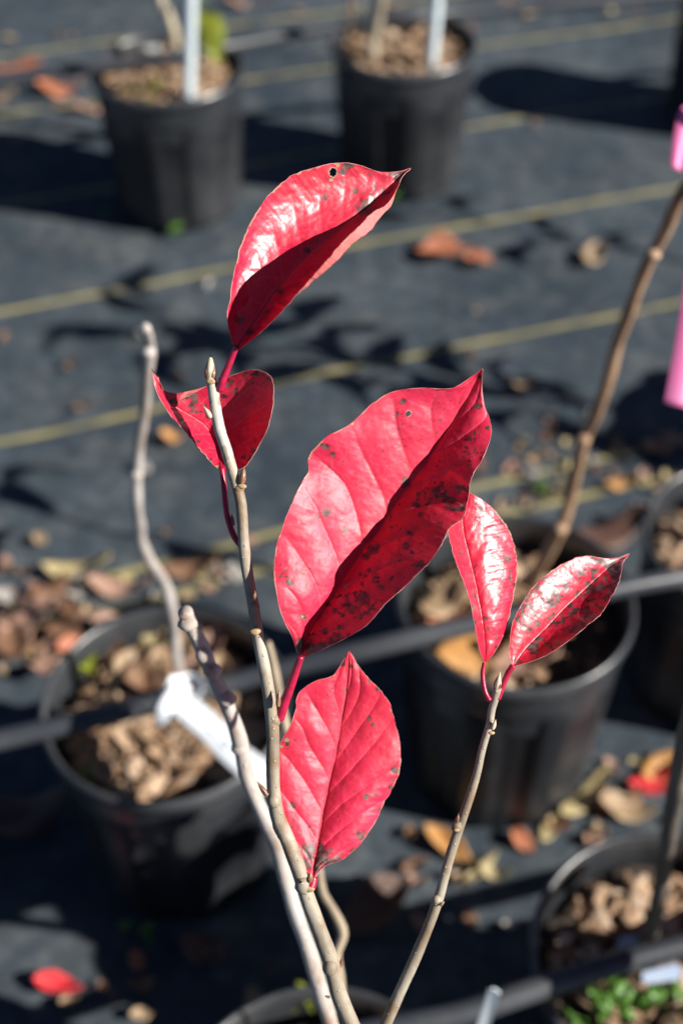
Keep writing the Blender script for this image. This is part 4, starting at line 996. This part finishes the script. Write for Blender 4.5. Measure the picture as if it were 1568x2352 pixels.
# ------------------------------------------------------------------ fallen leaves
def fallen(x, y, L, W, kind, rot, label, h=.0, curl=.35, seed=1, tilt=(0, 0), lobes=0, ragged=.1, name='fallen_leaf', group='fallen leaves and scraps', cat='leaf'):
    V, F = leaf_mesh(L, W, curl, .35, seed, lobes=lobes, ragged=ragged)
    p = on(x, y, h+.004)
    o = mobj(name, V, F, DRY[kind]); o.location = (p.x, p.y, h+.001); o.rotation_euler = (tilt[0], tilt[1], rot)
    tag(o, label, cat, group)
    sol = o.modifiers.new('thickness', 'SOLIDIFY'); sol.thickness = .0006
    return o
FL = [
 (1015,578,.085,.045,'rust',.1,'curled rust brown leaf on the fabric right of the topmost leaf',1),
 (1100,595,.05,.028,'rust',-.4,'small rust leaf beside the curled rust brown leaf',2),
 (1362,585,.055,.035,'tan',.9,'pale tan crumpled leaf beside the brown stem',0),
 (135,208,.085,.05,'rust',.2,'orange brown leaf left of the upper left pot',0),
 (205,252,.055,.035,'pink',.5,'pinkish leaf touching the upper left pot',0),
 (40,158,.10,.03,'rust',.1,'long rust leaf at the upper left edge',0),
 (10,222,.04,.03,'tan',.6,'tan scrap at the upper left edge',0),
 (178,1308,.080,.028,'straw',.12,'long straw coloured leaf above the lower left pot',0),
 (118,1360,.05,.035,'brown',.8,'dark brown leaf beneath the straw coloured leaf',0),
 (275,1352,.075,.026,'pink',-.05,'pink tan leaf just behind the lower left pot',0),
 (440,1308,.065,.03,'brown',.15,'brown leaf between the crooked stem and the main stem',0),
 (65,1425,.070,.045,'pink',.4,'broad pinkish leaf in the left litter pile',2),
 (150,1440,.06,.04,'brown',1.3,'brown leaf on the right of the left litter pile',2),
 (30,1475,.06,.04,'brown',2.2,'brown leaf at the left edge of the litter pile',0),
 (110,1510,.07,.035,'pink',1.6,'pink brown leaf at the bottom of the left litter pile',2),
 (185,1490,.05,.03,'rust',.3,'small rust leaf against the lower left pot',0),
 (28,1365,.045,.03,'grey',.5,'whitish dry leaf at the left edge',0),
 (397,1003,.030,.020,'orange',.2,'small orange brown leaf left of the dull red leaf',0),
 (1200,885,.03,.016,'tan',.2,'tiny tan leaf behind the largest leaf tip',0),
 (1230,1050,.028,.018,'tan',.5,'tan scrap left of the brown stem',0),
 (1172,1075,.024,.015,'pink',.5,'pink scrap left of the brown stem',0),
 (1420,1110,.04,.02,'orange',.3,'orange brown leaf right of the brown stem',0),
 (1510,1030,.045,.026,'pink',.3,'pinkish curled leaf near the right edge above the pot',0),
 (1545,1010,.04,.02,'tan',-.3,'tan leaf at the right edge above the pot',0),
 (1400,1230,.10,.05,'dark',.5,'dark purple leaf in shade right of the brown stem',0),
 (1030,1942,.062,.022,'orange',-.75,'orange brown leaf on the fabric beneath the right twig',0),
 (1105,1995,.050,.012,'straw',.8,'thin straw coloured leaf beside the orange brown leaf',0),
 (1135,2005,.030,.014,'straw',-.2,'small straw scrap below the thin straw coloured leaf',0),
 (1510,1800,.062,.026,'red',.05,'bright red leaf on the ground at the right edge',0),
 (1340,1835,.075,.022,'straw',.75,'long straw leaf left of the ground red leaf',0),
 (1260,1905,.035,.016,'straw',.9,'short straw leaf at the foot of the centre right pot',0),
 (1440,1860,.060,.030,'tan',-.1,'curled tan leaf under the ground red leaf',0),
 (1520,1765,.05,.03,'orange',.4,'orange tan leaf behind the ground red leaf',0),
 (1200,1935,.030,.018,'rust',-.9,'small rust leaf at the base of the centre right pot',0),
 (865,2085,.085,.045,'dark',.7,'large dark brown leaf in shade behind the main stem',0),
 (950,1985,.028,.014,'brown',.2,'small brown leaf on the lit patch of fabric',0),
 (135,2262,.046,.019,'red',-.15,'bright red leaf on the ground at the lower left',0),
 (160,2296,.018,.010,'tan',.5,'tiny tan scrap under the lower left red leaf',0),
 (325,2330,.020,.012,'tan',.2,'tiny tan scrap at the bottom edge',0),
 (60,1880,.11,.05,'dark',.5,'large dark leaf in shade left of the lower left pot',0),
 (470,2185,.05,.03,'dark',-.5,'dark crumpled leaf in front of the lower left pot',0),
 (900,10,.045,.02,'tan',.3,'tan leaf behind the top centre pot',0),
 (545,8,.05,.03,'pink',.3,'pink leaf at the top edge between the two stakes',0),
 (1165,3,.05,.03,'pink',.3,'pinkish leaf at the top edge right of the stakes',0),
 (1220,30,.03,.02,'tan',.3,'small tan scrap near the top edge',0),
]
for i, (x, y, L, W, kd, rot, lab, lobes) in enumerate(FL):
    fallen(x, y, L, W, kd, rot, lab, seed=50+i, lobes=lobes, curl=.25+.3*random.random(), ragged=.16)
# leaves lying in the pots
fallen(1100,1490,.085,.050,'orange',.3,'big orange tan leaf lying in the centre right pot',h=.218,seed=120,curl=.2)
fallen(1190,1512,.070,.040,'pink',-.2,'pinkish tan leaf lying across the chips of the centre right pot',h=.216,seed=121,curl=.3)
fallen(1010,1385,.050,.032,'tan',.8,'pale curled leaf at the back of the centre right pot',h=.218,seed=122,curl=.5)
fallen(1035,1430,.045,.02,'rust',.0,'rust leaf scrap at the left rim of the centre right pot',h=.218,seed=123)
for i, (x, y, kd, lab) in enumerate([(240,1500,'brown','brown curled leaf at the back left of the lower left pot'),(300,1530,'tan','tan curled leaf in the middle back of the lower left pot'),
        (360,1470,'straw','straw leaf standing at the back of the lower left pot'),(470,1500,'pink','pinkish leaf right of the crooked stem'),(330,1570,'brown','brown leaf just behind the pipe in the lower left pot'),
        (270,1440,'pink','pink brown leaf on the back rim of the lower left pot'),(500,1550,'tan','tan leaf beside the cut grey stem'),(420,1470,'tan','tan leaf at the foot of the crooked grey stem')]):
    fallen(x, y, .045, .028, kd, i*1.3, lab, h=.189, seed=140+i, curl=.5, ragged=.2)
# scattered tiny scraps, one object each
k = 0
r_ = random.Random(4)
zones = [(1090,1568,990,1170,44,'right of the largest leaf'),(0,560,1290,1370,26,'behind the lower left pot'),(0,240,1370,1560,44,'in the left litter pile'),(1160,1568,1740,1960,22,'around the ground red leaf at the right'),
         (0,260,60,330,18,'left of the upper left pot'),(560,1500,0,60,9,'along the top edge'),(820,1180,1900,2140,9,'below the largest leaf on the lit patch'),(200,700,2150,2330,8,'in the shade at the bottom'),
         (0,1568,600,1250,22,'on the bare middle stretch of fabric'),(1130,1500,130,330,5,'by the shadow at the upper right')]
ADJ = {'tan':'tan','pink':'pinkish','brown':'brown','straw':'straw coloured','rust':'rust red','grey':'greyish','dark':'very dark'}
for (xa, xb, ya_, yb, cnt, where) in zones:
    for i in range(cnt):
        x, y = r_.uniform(xa, xb), r_.uniform(ya_, yb)
        p = on(x, y)
        if any((p.x-q.x)**2+(p.y-q.y)**2 < .098**2 for q in (PA,PB,PC,PD,PE,PF,PG,PH_)): continue
        kd = r_.choice(['tan','pink','brown','brown','dark','rust','straw','grey','brown'])
        s = r_.uniform(.005, .016)
        fallen(x, y, s*1.5, s, kd, r_.uniform(0, 6.28), 'small %s dry scrap %s' % (ADJ[kd], where), seed=300+k, curl=.4, ragged=.3,
               name='dry_scrap', group='small dry scraps ' + where, cat='scrap')
        k += 1

# ------------------------------------------------------------------ weeds
def weed(label, p, n, size, seed, spread=.02, group='green weeds', mat=M_WEED):
    r_ = random.Random(seed); r = empty('weed', p); tag(r, label, 'weed', group)
    for i in range(n):
        az = r_.uniform(0, 6.28); rr = spread*math.sqrt(r_.random()); el = r_.uniform(.0, .7)
        L = size*r_.uniform(.7, 1.2); V, F = leaf_mesh(L, L*r_.uniform(.5, .85), -.3, .3, seed+i, 12, 7, .12)
        base = Vector((rr*math.cos(az), rr*math.sin(az), r_.uniform(.004, .014)+spread*.35*(1-rr/spread)))
        mb = MB(); tube(mb, [Vector((base.x*.3, base.y*.3, -.002)), base*.6, base], .0007, n=5, seg=5); mb.build('stalk', mat, r)
        o = mobj('leaf', V, F, mat, r); o.location = base; o.rotation_euler = (r_.uniform(-.4,.4), -el*.5, az)
    return r
weed('low green weed at the foot of the upper left pot', on(404,538), 8, .012, 1, .010)
weed('tiny green weed left of the upper left pot', on(240,498), 4, .008, 2, .008)
weed('green weed sprig at the front foot of the lower left pot, left one', on(288,2140), 4, .009, 3, .006)
weed('green weed sprig at the front foot of the lower left pot, right one', on(342,2152), 5, .010, 4, .007)
weed('dark green weeds at the foot of the top centre pot', on(920,455), 8, .012, 5, .02)
weed('green weed between scraps left of the brown stem', on(1245,1130), 7, .012, 6, .012)
weed('bright leafy green weeds in the lower right pot', on(1385,2345,.185), 20, .017, 7, .038)
weed('bright green weeds at the lower right corner', on(1545,2350,.185), 8, .015, 8, .024)
weed('yellowish moss-like weed in the bottom edge pot', on(715,2312,.185), 14, .012, 9, .014, mat=M_YGLEAF)
weed('green moss tuft in the lower left pot above the pipe', on(205,1545,.185), 8, .010, 10, .012, mat=M_YGLEAF)
weed('tiny green weed in the front of the lower left pot', on(205,1800,.188), 4, .009, 12, .007)
weed('mossy green tuft among the chips of the upper left pot', on(335,225,.208), 12, .012, 13, .03, mat=M_YGLEAF)

for o in bpy.data.objects:
    if '_w' in o.keys(): del o['_w']
